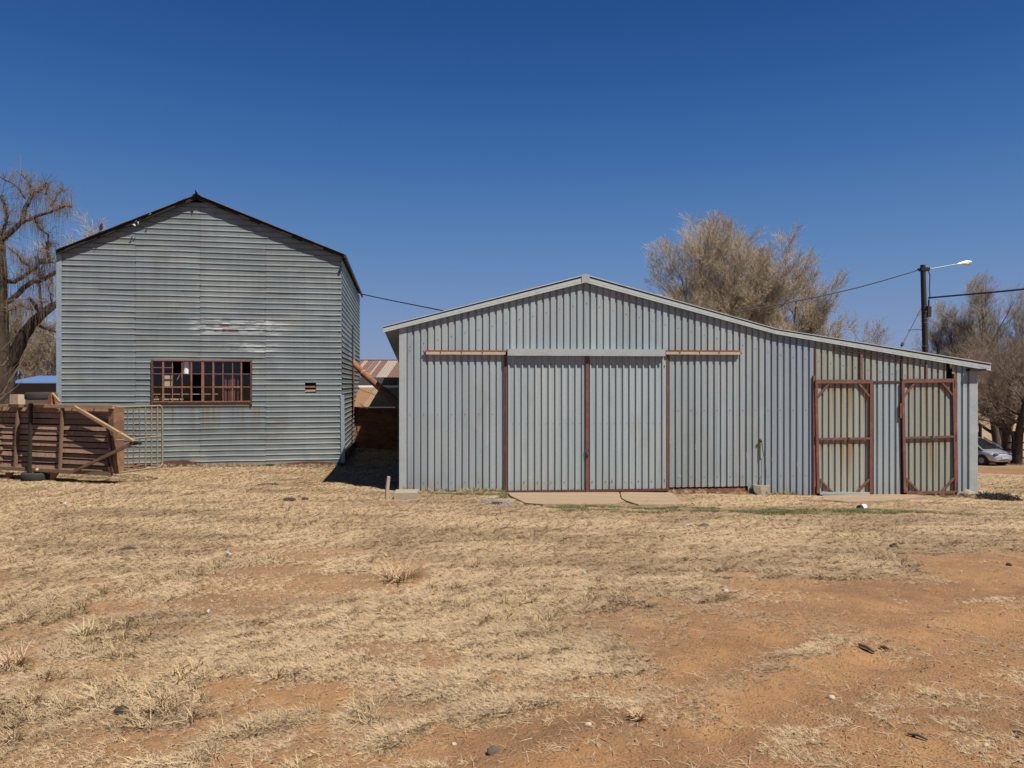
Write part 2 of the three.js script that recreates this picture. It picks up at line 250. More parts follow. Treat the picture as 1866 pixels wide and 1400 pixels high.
// one sheet of colour for the whole front, so that stains and streaks never repeat
const SHW = 16, SHH = 5.6;
const streakCols = [[1486, 1592], [1643, 1743]].map(([a, b]) => [SH.x(a), SH.x(b)]);
const midRail = S(1540, 800)[1];
const shedTex = makeTex(2048, 1024, (u, v) => {
  const x = u * SHW - 0.3, y = v * SHH;
  const sp = vn(x * 70, y * 60), lo = fbm(x * 0.5, y * 0.35, 3), st = fbm(x * 16, y * 0.5, 3), st2 = fbm(x * 55, y * 0.8 + 7, 2);
  let k = 0.93 + 0.20 * (lo - 0.5) + 0.22 * (st - 0.5) + 0.16 * (st2 - 0.5) + 0.06 * (sp - 0.5);
  let c = [0.452 * k, 0.528 * k, 0.556 * k]; { const w = fbm(x * 1.1 + 4, y * 0.8 + 2, 4); c = mix3(c, [0.49 * k, 0.53 * k, 0.53 * k], sst(0.45, 0.65, w) * 0.6); const e = sst(0.60, 0.75, fbm(x * 3.2 + 9, y * 1.6, 4)); c = mix3(c, [0.37 * k, 0.41 * k, 0.41 * k], e * 0.28); }
  const blue = sst(SH.x(1385), SH.x(1400), x) * sst(SH.x(1484), SH.x(1478), x); c = mix3(c, [0.40 * k, 0.475 * k, 0.57 * k], blue * 0.6);
  const dk = sst(SH.x(1218), SH.x(1222), x) * sst(SH.x(1310), SH.x(1306), x); c = [c[0] * (1 - 0.1 * dk), c[1] * (1 - 0.1 * dk), c[2] * (1 - 0.12 * dk)];
  for (let q = 0; q < 2; q++) {                                                // weathered leaves of the hinged doors
    const [a, b] = streakCols[q]; if (x < a || x > b) continue;
    const kh = 0.5 + 0.5 * fbm(x * 3, y * 0.7, 3); c = mix3(c, [0.47 * k, 0.47 * k, 0.36 * k], 0.85 * kh);
    const col = fbm(x * 7 + q * 9, 3.3, 2);
    for (const top of [hdTop, midRail]) { if (y > top) continue; const dy = top - y, run = sst(0.42, 0.72, col) * 1.25 + 0.25; const r = sst(run, 0, dy) * sst(0.40, 0.62, fbm(x * 13 + q * 5, y * 0.35 + (top === midRail ? 9 : 0), 3)); c = mix3(c, [0.42 * k, 0.255 * k, 0.11 * k], r * 0.95); }
  }
  if (x > SH.x(1486) && x < SH.x(1745) && y > hdTop) { const r = sst(0.5, 0.68, fbm(x * 9, y * 0.5 + 4, 3)) * 0.6; c = mix3(c, [0.38 * k, 0.31 * k, 0.18 * k], r * 0.7); const r2 = sst(0.45, 0.6, fbm(x * 2, y, 3)); c = mix3(c, [0.42 * k, 0.44 * k, 0.39 * k], r2 * 0.35); }
  const base = sst(0.55, 0.0, y - (x > stepX ? lowY : midY)) * sst(0.35, 0.65, fbm(x * 4, y * 2, 3)); c = mix3(c, [0.40, 0.35, 0.27], base * 0.45);
  const drip = sst(0.012, 0.0, Math.abs(x - SH.x(1341))) * sst(S(1341, 645)[1], S(1341, 660)[1], y) ; c = mix3(c, [0.30, 0.26, 0.12], clamp(drip) * 0.7 * (y < S(1341, 646)[1] ? 1 : 0));
  const spot = vn(x * 11 + 3, y * 9); if (spot > 0.965) c = mix3(c, [0.6, 0.58, 0.52], 0.5);
  return c;
}, false);
M.shedSheet = std({ map: shedTex, roughness: 0.52, metalness: 0.15, roughnessMap: null });
const shUV = (x, y) => [(x + 0.3) / SHW, y / SHH];
const WIDE = [[0, 1], [0.108, 1], [0.120, 0], [0.163, 0], [0.1715, 1]];       // broad faces proud, narrow valleys
const NARROW = [[0, 0], [0.008, 1], [0.040, 1], [0.054, 0], [0.1715, 0]];     // narrow ribs proud
function ribStrip(g, prof, depth, x0, x1, yb, yt, z0, phase, holes, uv, cuts = []) {
  const P = 0.1715, xs = [x0, x1, ...cuts.filter((c) => c > x0 && c < x1)]; const zOf = (x) => { let t = (((x - phase) % P) + P) % P; for (let i = 1; i < prof.length; i++) if (t <= prof[i][0] + 1e-9) { const [a, b] = [prof[i - 1], prof[i]]; return z0 + depth * mix(a[1], b[1], (t - a[0]) / (b[0] - a[0])); } return z0; };
  for (let k = Math.floor((x0 - phase) / P) - 1; k * P + phase < x1 + P; k++) for (const [o] of prof) { const x = phase + k * P + o; if (x > x0 + 1e-4 && x < x1 - 1e-4) xs.push(x); }
  for (const h of holes) for (const e of [h[0], h[1]]) if (e > x0 && e < x1) xs.push(e);
  xs.sort((a, b) => a - b);
  for (let i = 1; i < xs.length; i++) {
    const a = xs[i - 1], b = xs[i]; if (b - a < 1e-4) continue; const m = (a + b) / 2;
    let segs = [[yb(m), null]];
    const hs = holes.filter((h) => m > h[0] && m < h[1]).sort((p, q) => p[2] - q[2]);
    const runs = []; let lo = yb(m); for (const h of hs) { if (h[2] > lo) runs.push([lo, h[2]]); lo = h[3]; } runs.push([lo, null]);
    for (const [l, t] of runs) { const ta = t ?? yt(a), tb = t ?? yt(b); if (Math.max(ta, tb) <= l + 1e-3) continue; const za = zOf(a + 1e-6), zb = zOf(b - 1e-6); g.quad([a, l, za], [b, l, zb], [b, tb, zb], [a, ta, za], uv(a, l), uv(b, l), uv(b, tb), uv(a, ta)); }
  }
}
const R = rng(7);
{
  const base = (x) => x < SH.x(795) ? left2 : x < doorX0 ? leftY : x < stepX ? midY : lowY;
  const holes = [[doorX0 + 0.01, doorX1 - 0.01, -1, headY], [hd1[0], hd1[1], -1, hdTop], [hd2[0], hd2[1], -1, hdTop], [SH.x(1722.5), SH.x(1733.5), S(1728, 691)[1], 9]];
  const cuts = [SH.x(795), stepX, ...roofPts.map((p) => p[0])];
  const w = 0.686; let i = 0;
  for (let x = 0; x < SW - 0.02; x += w, i++) {
    const g = new G(), t = 0.90 + 0.15 * R(); g.col = [t, t * (0.99 + 0.02 * R()), t * (0.985 + 0.03 * R())];
    ribStrip(g, WIDE, 0.036, x, Math.min(SW, x + w - 0.002), base, soffit, (i % 2) * 0.002, x, holes, shUV, cuts);
    if (g.p.length) mesh('cladding_sheet', g, M.shedSheet, shed);
  }
  // corner flashings
  const fl = new G(); const fx = SH.x(741); fl.box(-0.03, fx, left2, soffit(0), 0.038, 0.042); fl.box(-0.034, -0.03, left2, soffit(0), -0.2, 0.042); mesh('corner_flashing', fl, M.galv, shed);
  const fr = new G(); fr.box(SH.x(1765), SW + 0.03, lowY, soffit(SW) - 0.02, 0.038, 0.042); fr.box(SW + 0.03, SW + 0.034, lowY, soffit(SW), -0.2, 0.042); mesh('corner_flashing', fr, M.galv, shed);
  // roofing screws in rows
  const sc = new G(); const rows = [[742, 1066, 755], [742, 1066, 879], [1216, 1480, 748], [1216, 1480, 869], [742, 920, 640]];
  const addScrew = (x, y, z) => sc.tube([[x, y, z], [x, y, z + 0.008]], 0.011, 6);
  for (const [a, b, py] of rows) for (let x = SH.x(a) + 0.05; x < SH.x(b) - 0.02; x += 0.343) if (x < doorX0 - 0.05 || x > doorX1 + 0.05) { const xs = Math.floor(x / 0.1715) * 0.1715 + 0.06; addScrew(xs, S(a < 1200 ? 850 : 1300, py)[1], 0.036); }
  for (let x = 0.2; x < SW - 0.2; x += 0.343) { const xs = Math.floor(x / 0.1715) * 0.1715 + 0.06; addScrew(xs, soffit(xs) - 0.55, 0.036); }
  const scm = mesh('roofing_screw', sc, M.darkGalv, shed); scm.userData.kind = 'stuff';
}
{ // roof, barge boards, hidden walls
  const L = 40, zf = 0.08, zb = -L, sk = (z) => z * skew; const t = 0.03;
  const top = roofTop.map(([x, y]) => [x, y - 0.03]);
  for (let i = 0; i < 3; i++) {
    const [a, b] = [top[i], top[i + 1]], g = new G(); const y0a = a[1] - t, y0b = b[1] - t;
    g.hex([[a[0] + sk(zf), y0a, zf], [b[0] + sk(zf), y0b, zf], [b[0] + sk(zb), y0b, zb], [a[0] + sk(zb), y0a, zb], [a[0] + sk(zf), a[1], zf], [b[0] + sk(zf), b[1], zf], [b[0] + sk(zb), b[1], zb], [a[0] + sk(zb), a[1], zb]]);
    mesh('roof_sheeting', g, M.galv, shed);
  }
  // folded barge flashing: face, lower lip, upper cap
  for (let i = 0; i < 3; i++) {
    const A = roofPts[i], B = roofPts[i + 1], C = roofTop[i], D = roofTop[i + 1]; const f = (p, q, k) => mix(p[1], q[1], k);
    const strip = (g, k0, k1, z0, z1) => g.hex([[A[0], f(A, C, k0), z1], [B[0], f(B, D, k0), z1], [B[0], f(B, D, k0), z0], [A[0], f(A, C, k0), z0], [A[0], f(A, C, k1), z1], [B[0], f(B, D, k1), z1], [B[0], f(B, D, k1), z0], [A[0], f(A, C, k1), z0]]);
    const g = new G(); strip(g, 0.0, 0.66, 0.095, 0.11); strip(g, 0.0, 0.10, 0.11, 0.122); strip(g, 0.28, 0.33, 0.11, 0.113); mesh('barge_board', g, M.bright, shed);
    const c = new G(); strip(c, 0.88, 1.0, 0.05, 0.125); mesh('barge_cap', c, M.bright, shed);
    const d = new G(); strip(d, 0.66, 0.88, 0.07, 0.088); mesh('barge_recess', d, M.darkGalv, shed);
  }
  const jp = roofPts[1], jt = roofTop[1]; { const g = new G(); const k = (x) => pl(roofPts, x); const w = 0.1; for (const s of [-1, 1]) { const x = jp[0] + s * w; g.quad(...(s < 0 ? [[x, k(x), 0.1235], [jp[0], jp[1], 0.1235], [jp[0], jt[1] + 0.012, 0.1275], [x, pl(roofTop, x) + 0.012, 0.1275]] : [[jp[0], jp[1], 0.1235], [x, k(x), 0.1235], [x, pl(roofTop, x) + 0.012, 0.1275], [jp[0], jt[1] + 0.012, 0.1275]])); } mesh('ridge_flashing', g, M.galv, shed); }
  // side and back walls
  const g = new G(); const wl = soffit(0), wr = soffit(SW);
  g.quad([sk(zb + 0.3), -0.3, zb + 0.3], [0, -0.3, 0], [0, wl, 0], [sk(zb + 0.3), wl, zb + 0.3]);
  g.quad([SW, -0.3, 0], [SW + sk(zb + 0.3), -0.3, zb + 0.3], [SW + sk(zb + 0.3), wr, zb + 0.3], [SW, wr, 0]);
  const bp = [0, ...roofPts.slice(1, 3).map((p) => p[0]), SW]; for (let i = 0; i < 3; i++) { const a = bp[i] + sk(zb + 0.3), b = bp[i + 1] + sk(zb + 0.3); g.quad([b, -0.3, zb + 0.3], [a, -0.3, zb + 0.3], [a, soffit(bp[i]), zb + 0.3], [b, soffit(bp[i + 1]), zb + 0.3]); }
  mesh('side_wall', g, M.galv, shed);
  // purlin end by the right eave, foundation
  const pu = new G(); const [px, py] = S(1778, 675); pu.box(px - 0.3, S(1788, 675)[0], py - 0.02, py + 0.04, -0.05, 0.2); mesh('purlin_end', pu, M.dark, shed);
  const fo = new G(); fo.col = [0.9, 0.8, 0.7]; fo.box(-0.02, doorX0 - 0.03, -0.4, S(800, 905)[1] - 0.02, -0.25, -0.03); mesh('foundation', fo, M.conc, shed); const f2 = new G(); f2.col = fo.col; f2.box(doorX1 + 0.03, stepX, -0.4, S(1290, 897)[1], -0.25, 0.02); mesh('foundation', f2, M.conc, shed); const f3 = new G(); f3.col = fo.col; f3.box(stepX + 0.02, SW - 0.02, -0.5, lowY - 0.025, -0.25, 0.035); mesh('foundation', f3, M.conc, shed);
  // rusty channel below the sheets, with the torn rib ends
  for (const [a, b, y0, y1] of [[798, 918, 904, 896], [1219, 1358, 897, 887.5]]) {
    const gg = new G(), xa = SH.x(a), xb = SH.x(b), q = rng(a); const lo = S(a, y0)[1], hi = S(a, y1)[1];
    gg.box(xa, xb, lo, mix(lo, hi, 0.62), -0.03, 0.01); gg.box(xa, xb, lo - 0.012, lo, -0.03, 0.03);
    for (let x = Math.ceil(xa / 0.1715) * 0.1715; x < xb - 0.1; x += 0.1715) { const top = hi + 0.01 - 0.02 * q(), w = 0.075; gg.quad([x, mix(lo, hi, 0.5), 0.012], [x + w, mix(lo, hi, 0.5), 0.012], [x + w * 0.8, top, 0.006], [x + w * 0.2, top, 0.006]); }
    mesh('rusty_channel', gg, M.rustPale, shed);
    const hh = new G(); hh.box(xa, xb, lo, hi + 0.05, -0.2, -0.06); mesh('dark_gap', hh, M.dark, shed);
  }
  // dark beside the step
  const gk = new G(); gk.box(SH.x(1360), SH.x(1374), S(1360, 899)[1], S(1360, 884)[1], -0.1, -0.04); mesh('dark_gap', gk, M.dark, shed);
}
{ // sliding doors
  const zD = 0.05, top = S(1000, 644)[1], bot = S(1000, 896)[1], botR = S(1150, 894)[1];
  const defs = [[SH.x(923.5), SH.x(1066), bot], [SH.x(1072), SH.x(1214), botR]];
  defs.forEach(([x0, x1, b], q) => {
    const d = new THREE.Group(); d.name = numbered('sliding_door'); shed.add(d);
    const step = (x1 - x0) / 3; for (let i = 0; i < 3; i++) { const g = new G(), t = 1.0 + 0.06 * R(); g.col = [t * 1.0, t, t * 0.985]; ribStrip(g, NARROW, 0.034, x0 + i * step, x0 + (i + 1) * step - 0.001, () => b + 0.05, () => top, zD, x0 + 0.02, [], shUV); mesh('door_sheet', g, M.shedSheet, d); }
    const r = new G(); r.box(x0, x1, b - 0.015, b + 0.05, zD - 0.03, zD + 0.036); mesh('bottom_rail', r, M.darkRed, d);
    const sx = q ? x0 - 0.004 : x1 + 0.004; const s = new G(); s.box(q ? sx - 0.04 : sx, q ? sx : sx + 0.04, b - 0.02, top, zD - 0.03, zD + 0.05); mesh('meeting_stile', s, M.red, d);
    const e = new G(); e.box(q ? x1 : x0 - 0.02, q ? x1 + 0.02 : x0, b, top, zD - 0.03, zD + 0.02); mesh('edge_strip', e, M.red, d);
    if (!q) { const l = new G(); const [lx, ly] = S(1069, 822); l.tube([[lx - 0.05, ly + 0.1, 0.12], [lx - 0.06, ly, 0.13], [lx - 0.02, ly - 0.06, 0.13], [lx + 0.04, ly, 0.13], [lx + 0.05, ly + 0.1, 0.12]], 0.008, 6); l.box(lx - 0.03, lx + 0.035, ly - 0.1, ly - 0.02, 0.105, 0.14); mesh('padlock', l, M.darkGalv, d); }
    // rows of rivets
    const v = new G(), ry = S(1000, 772)[1]; for (let x = x0 + 0.06; x < x1 - 0.03; x += 0.0858) v.tube([[x, ry, zD], [x, ry, zD + 0.006]], 0.008, 5); for (const yy of [b + 0.22, top - 0.3]) for (let x = x0 + 0.09; x < x1; x += 0.1715 * (1 + Math.floor(R() * 2))) v.tube([[x, yy + (R() - 0.5) * 0.12, zD], [x, yy, zD + 0.006]], 0.009, 5); const vm = mesh('rivet', v, M.darkGalv, d); vm.userData.kind = 'stuff';
  });
  // jambs, header box, tracks
  const j1 = new G(); j1.box(SH.x(918.3), SH.x(922.6), S(920, 903)[1], S(920, 640)[1], 0.0, 0.06); mesh('door_jamb', j1, M.darkRed, shed);
  const j2 = new G(); j2.box(SH.x(1214.8), SH.x(1217.4), S(1215, 893)[1], S(1215, 640)[1], 0.0, 0.05); mesh('door_jamb', j2, M.red, shed);
  const hx0 = S(925, 640, 0.19)[0], hx1 = S(1213, 640, 0.19)[0], hy1 = S(1000, 636, 0.19)[1], hy0 = S(1000, 648.5, 0.19)[1];
  const hb = new G(); hb.box(hx0, hx1, hy0, hy1, 0.176, 0.19); hb.box(hx0, hx1, hy1 - 0.008, hy1 - 0.001, 0.03, 0.176); mesh('header_flashing', hb, M.galv, shed);
  const inr = new G(); inr.box(hx0, hx1, hy0 + 0.03, hy1 - 0.01, 0.05, 0.15); mesh('header_track', inr, M.dark, shed);
  for (const [a, b] of [[776, 922], [1214, 1349]]) {
    const xa = S(a, 640, 0.12)[0], xb = S(b, 640, 0.12)[0], y1 = S(a, 638.2, 0.12)[1], y0 = S(a, 646, 0.12)[1];
    const tr = new THREE.Group(); tr.name = numbered('door_track'); shed.add(tr);
    const g = new G(); g.box(xa, xb, y0, mix(y0, y1, 0.72), 0.05, 0.12); mesh('track_face', g, M.beige, tr);
    const r = new G(); r.box(xa - 0.01, xb + 0.01, mix(y0, y1, 0.72), y1, 0.045, 0.125); r.box(a < 1000 ? xa - 0.06 : xb, a < 1000 ? xa : xb + 0.06, mix(y0, y1, 0.1), mix(y0, y1, 0.6), 0.07, 0.09); mesh('track_lip', r, M.rust, tr);
    for (let x = xa + 0.35; x < xb - 0.1; x += 0.52) { const bt = new G(); bt.box(x, x + 0.025, mix(y0, y1, 0.3), mix(y0, y1, 0.72), 0.12, 0.128); mesh('track_bolt', bt, M.rust, tr); }
  }
}
{ // hinged doors with tube frames, the posts round them
  const zF = 0.085, zS = 0.02;
  const leaf = (c, label) => { // c: pixel corners of the frame
    const d = new THREE.Group(); d.name = numbered('hinged_door'); d.userData.label = label; shed.add(d);
    const p = (x, y) => [...S(x, y, zF), zF]; const [tl, tr, bl, br, ml, mr] = c.map((q) => p(...q));
    const lerp = (a, b, t) => a.map((v, i) => mix(v, b[i], t)); const fl = (a, b, w, m, n, mat = M.red) => { const g = new G(); g.bar(a, b, m, w, [0, 0, 1]); return mesh(n, g, mat, d); };
    fl(tl, bl, 0.05, 0.075, 'stile'); fl(tr, br, 0.05, 0.085, 'stile'); fl(lerp(tl, tr, -0.01), lerp(tl, tr, 1.02), 0.052, 0.10, 'top_rail'); fl(lerp(ml, mr, 0.03), lerp(ml, mr, 0.98), 0.047, 0.055, 'middle_rail');
    fl(lerp(bl, br, 0.03), lerp(bl, br, 0.97), 0.049, 0.07, 'bottom_rail', M.red);
    const zb = (a) => [a[0], a[1], a[2] - 0.001]; const tl2 = lerp(tl, ml, 0.26), tr2 = lerp(tr, mr, 0.26), bl2 = lerp(bl, ml, 0.26), br2 = lerp(br, mr, 0.26);
    fl(zb(lerp(tl2, tr2, 0.03)), zb(lerp(tl, tr, 0.26)), 0.035, 0.05, 'corner_brace'); fl(zb(lerp(tr2, tl2, 0.03)), zb(lerp(tr, tl, 0.26)), 0.035, 0.05, 'corner_brace'); fl(zb(lerp(bl2, br2, 0.03)), zb(lerp(bl, br, 0.29)), 0.035, 0.05, 'corner_brace'); fl(zb(lerp(br2, bl2, 0.03)), zb(lerp(br, bl, 0.29)), 0.035, 0.05, 'corner_brace');
    const x0 = Math.min(tl[0], bl[0]) + 0.02, x1 = Math.max(tr[0], br[0]) - 0.02, st = (x1 - x0) / 2;
    for (let i = 0; i < 2; i++) { const g = new G(), t = 0.93 + 0.1 * R(); g.col = [t, t, t * 0.97]; ribStrip(g, WIDE, 0.036, x0 + i * st, x0 + (i + 1) * st - 0.001, () => bl[1] + 0.01, () => tl[1], zS - 0.005, x0 + 0.03, [], shUV); mesh('door_sheet', g, M.shedSheet, d); }
    return d;
  };
  leaf([[1487, 695.5], [1588, 695.5], [1491, 899], [1587, 899.5], [1489, 800], [1588, 799]], 'hinged door leaf with a whitened bottom rail').children.find((m) => m.name.startsWith('bottom_rail')).material = M.galv;
  leaf([[1645, 694.5], [1738, 693.5], [1649, 898], [1742, 897], [1646, 798], [1741, 795.5]]);
  const post = (a, b, w, z, mat = M.red, n = 'door_post') => { const g = new G(), A = S(...a, z), B = S(...b, z); g.bar([...A, z], [...B, z], w, w, [0, 0, 1]); return mesh(n, g, mat, shed); };
  post([1484, 903], [1483, 685], 0.07, 0.05); post([1485, 690], [1485, 634], 0.035, 0.04, M.darkRed); post([1742.5, 898], [1739, 681], 0.08, 0.055); post([1569, 691], [1569, 645], 0.065, 0.045, M.faded); post([1688, 690], [1688, 664], 0.05, 0.045, M.faded); post([1643, 696], [1643, 652], 0.05, 0.045, M.brown); post([1644.5, 902], [1642, 700], 0.035, 0.03, M.brown); post([1641.5, 762], [1641.5, 735], 0.06, 0.07);
  const hb = new G(), a = S(1592, 696, 0.04), b = S(1643, 695.5, 0.04); hb.bar([...a, 0.04], [...b, 0.04], 0.04, 0.04, [0, 0, 1]); mesh('lintel', hb, M.darkRed, shed);
  const rl = new G(); const r0 = S(1520, 636, 0.06), r1 = S(1645, 656, 0.06); rl.bar([...r0, 0.06], [...r1, 0.06], 0.03, 0.045, [0, 0, 1]); mesh('hanging_rail', rl, M.brown, shed);
  for (const [x, y] of [[1485.5, 700], [1486.5, 800], [1488, 893], [1739.5, 700], [1742, 797], [1743.5, 886]]) { const g = new G(), [hx, hy] = S(x, y, 0.09); g.tube([[hx, hy - 0.09, 0.1], [hx, hy + 0.09, 0.1]], 0.022, 8); mesh('hinge', g, M.darkRed, shed); }
  for (const [x, y] of [[1546, 799.5], [1698, 796.5]]) { const g = new G(), [hx, hy] = S(x, y, 0.1); g.box(hx - 0.025, hx + 0.025, hy - 0.03, hy + 0.03, 0.1, 0.115); mesh('hasp', g, M.dark, shed); }
  const hl = new G(); const [qx, qy] = S(1722, 692); hl.box(qx - 0.02, S(1734, 690)[0], qy, qy + 0.5, -0.12, -0.06); mesh('dark_opening', hl, M.dark, shed);
}
{ // conduit with its goose neck
  const g = new G(), z = 0.06; const a = S(1386, 802, z), b = S(1387, 884, z), n = [[...S(1383.5, 803.5, z), z + 0.05], [...S(1385, 801.5, z), z + 0.03], [...S(1387.5, 803, z), z], [...S(1389, 815, z), z], [...S(1392, 835, z), z + 0.03], [...S(1394, 858, z), z + 0.06], [...S(1391, 885, z), z + 0.14]]; g.tube(n, [0.03, 0.03, 0.018, 0.009, 0.008, 0.008, 0.008], 6);
  g.tube([[...S(1387, 868, z), z], [...S(1385, 884, z), z + 0.1], [...S(1389, 901, z), z + 0.5]], 0.007, 5); mesh('electric_cable', g, M.cable, shed);
  const c = new G(); const [cx, cy] = S(1386, 806, 0.03); c.tube([[cx, cy, 0.04], [cx, S(1386, 835)[1], 0.04]], 0.03, 8); mesh('conduit', c, std({ color: colr(0.38, 0.40, 0.27), roughness: 0.7 }), shed);
}
// ---------------------------------------------------------------- the tall building on the left
const TB = new Face((107 - CX) / F * 22.2, -22.2, Math.atan2(1.6, ((107 - CX) / F * 22.2 - (622 - CX) / F * 23.8) * -1) * 180 / Math.PI, -1.0);
const tall = thing('tall_barn', 'tall gabled barn clad in horizontal grey ribbed sheets with a red-framed window', 'barn', TB.pos(), TB.a);
const T = (px, py, z = 0) => TB.loc(px, py, z);
const TW = TB.x(622.5);
const sideDir = 8.55 * Math.PI / 180 - TB.a; const sideAt = (L) => [TW - Math.sin(sideDir) * L * 1, -Math.cos(sideDir) * L];   // local x,z along the right side wall
const TL = 10.5;
const win = [TB.x(277), TB.x(459), T(370, 741)[1], T(370, 656)[1]], vent = [TB.x(555.5), TB.x(576), T(565, 716)[1], T(565, 697.5)[1]];
const vEl = T(100, 455, 0.2), vAp = T(357.5, 353.5, 0.2), vEr = T(628, 463, 0.2);          // roof verge, top edge
const yBotL = T(300, 846)[1], yBotR = T(610, 846)[1];
const TWW = 9, TWH = 9;
const winPost = [298, 314, 349, 370, 389, 424, 440].map((p) => TB.x(p));
const tallTex = makeTex(2048, 2048, (u, v) => {
  const x = u * TWW - 0.2, y = v * TWH - 0.3;
  const lo = fbm(x * 0.7, y * 0.9 + 5, 4), st = fbm(x * 9, y * 0.5, 3), ho = fbm(x * 1.2, y * 18, 3), sp = vn(x * 55, y * 55);
  let k = 0.90 + 0.30 * (lo - 0.5) + 0.16 * (st - 0.5) + 0.12 * (ho - 0.5) + 0.07 * (sp - 0.5);
  let c = [0.248 * k, 0.294 * k, 0.308 * k]; { const w = fbm(x * 0.9 + 2, y * 2.2 + 8, 4); c = mix3(c, [0.33 * k, 0.35 * k, 0.33 * k], sst(0.48, 0.68, w) * 0.6); const e = sst(0.56, 0.72, fbm(x * 1.7 + 5, y * 2.6, 4)); c = mix3(c, [0.20 * k, 0.23 * k, 0.235 * k], e * 0.4); }
  for (const seam of [247, 365, 484]) { const d = Math.abs(x - TB.x(seam)); if (d < 0.09) c = mix3(c, [0.21 * k, 0.225 * k, 0.22 * k], sst(0.09, 0.0, d) * 0.25 * sst(0.3, 0.6, fbm(y * 3, seam, 2))); }
  // flaking whitewash and rust below the middle
  const P = (px, py) => T(px, py);
  for (const [a, b, t, m, amt] of [[335, 540, 583, 608, 1], [400, 528, 622, 642, 0.75]]) {
    const [xa, ya] = P(a, m), [xb, yb] = P(b, t); const e = sst(0, 0.5, x - xa) * sst(0, 0.9, xb - x) * sst(-0.05, 0.05, y - ya) * sst(-0.05, 0.05, yb - y);
    if (e > 0) { const n = fbm(x * 4 + a, y * 30, 4); c = mix3(c, [0.60, 0.62, 0.63], e * amt * sst(0.42, 0.62, n) * 0.85); }
  }
  { const [xa, y1] = P(355, 592), [xb] = P(462, 592); const [, y2] = P(400, 603); for (const [yy, q] of [[y1, 0], [y2, 1]]) { const e = sst(0.05, 0.03, Math.abs(y - yy)) * sst(xa + q * 0.4, xa + q * 0.4 + 0.3, x) * sst(xb - q * 0.25, xb - 0.4, x); if (e > 0) c = mix3(c, [0.26, 0.10, 0.06], e * sst(0.42, 0.6, fbm(x * 4 + q * 9, 2.2, 3)) * 0.9); } }
  // runs of rust below the window
  if (x > win[0] - 0.1 && x < win[1] + 0.3 && y < win[2] + 0.02) { let r = sst(0.48, 0.68, fbm(x * 5, y * 0.25, 3)) * 0.55; for (const wx of winPost) r = Math.max(r, sst(0.055, 0.0, Math.abs(x - wx - 0.02 * (fbm(y * 3, wx, 2) - 0.5))) * (wx === winPost[3] ? 1 : 0.7 * h2(Math.round(wx * 99), 3) + 0.15)); c = mix3(c, [0.25 * k, 0.165 * k, 0.06 * k], r * sst(1.15, 0.05, win[2] - y)); }
  if (Math.hypot((x - P(512, 768)[0]) * 0.6, (y - P(512, 768)[1]) * 4) < 0.12) c = mix3(c, [0.28, 0.15, 0.08], 0.6);
  const base = sst(0.9, 0.0, y - yBotL) * sst(0.35, 0.6, fbm(x * 2, y * 2.5, 4)); c = mix3(c, [0.37, 0.37, 0.31], base * 0.5);
  return c;
}, false);
M.tallSheet = std({ map: tallTex, roughness: 0.55, metalness: 0.12 });
const tUV = (x, y) => [(x + 0.2) / TWW, (y + 0.3) / TWH];
const RIBH = [[0, 0], [0.004, 1], [0.018, 1], [0.044, 0], [0.1715, 0]];
function clipPoly(P, inside) { // keep the part of a polygon where inside(p) >= 0 (linear function)
  const out = []; for (let i = 0; i < P.length; i++) { const a = P[i], b = P[(i + 1) % P.length], fa = inside(a), fb = inside(b); if (fa >= 0) out.push(a); if ((fa >= 0) !== (fb >= 0)) { const t = fa / (fa - fb); out.push([mix(a[0], b[0], t), mix(a[1], b[1], t)]); } } return out;
}
function ribCourse(g, x0, x1, y0, y1, phase, depth, z0, holes, halfs, uv, map3) {
  const Pp = 0.1715, ys = [y0, y1], zOf = (y) => { let t = (((y - phase) % Pp) + Pp) % Pp; for (let i = 1; i < RIBH.length; i++) if (t <= RIBH[i][0] + 1e-9) { const [a, b] = [RIBH[i - 1], RIBH[i]]; return z0 + depth * mix(a[1], b[1], (t - a[0]) / (b[0] - a[0])); } return z0; };
  for (let k = Math.floor((y0 - phase) / Pp) - 1; k * Pp + phase < y1 + Pp; k++) for (const [o] of RIBH) { const y = phase + k * Pp + o; if (y > y0 + 1e-4 && y < y1 - 1e-4) ys.push(y); }
  for (const h of holes) for (const e of [h[2], h[3]]) if (e > y0 && e < y1) ys.push(e);
  ys.sort((a, b) => a - b);
  for (let i = 1; i < ys.length; i++) {
    const a = ys[i - 1], b = ys[i]; if (b - a < 1e-4) continue; const m = (a + b) / 2, za = zOf(a + 1e-6), zb = zOf(b - 1e-6);
    let runs = [[x0, x1]];
    for (const h of holes) if (m > h[2] && m < h[3]) runs = runs.flatMap(([p, q]) => [[p, Math.min(q, h[0])], [Math.max(p, h[1]), q]].filter(([r, s]) => s > r + 1e-3));
    runs = runs.flatMap(([p, q]) => { const n = Math.max(1, Math.round((q - p) / 0.45)), o = []; for (let k = 0; k < n; k++) o.push([mix(p, q, k / n), mix(p, q, (k + 1) / n)]); return o; });
    for (const [p, q] of runs) {
      let poly = [[p, a], [q, a], [q, b], [p, b]]; for (const f of halfs) { poly = clipPoly(poly, f); if (poly.length < 3) break; } if (poly.length < 3) continue;
      const V = poly.map(([x, y]) => map3(x, y, mix(za, zb, clamp((y - a) / (b - a))))); for (let k = 1; k + 1 < V.length; k++) g.tri(V[0], V[k], V[k + 1], uv(...poly[0]), uv(...poly[k]), uv(...poly[k + 1]));
    }
  }
}
const RT = rng(11); M.oldRoof = std({ map: noiseTile, color: colr(0.27, 0.19, 0.15), roughness: 0.8 });
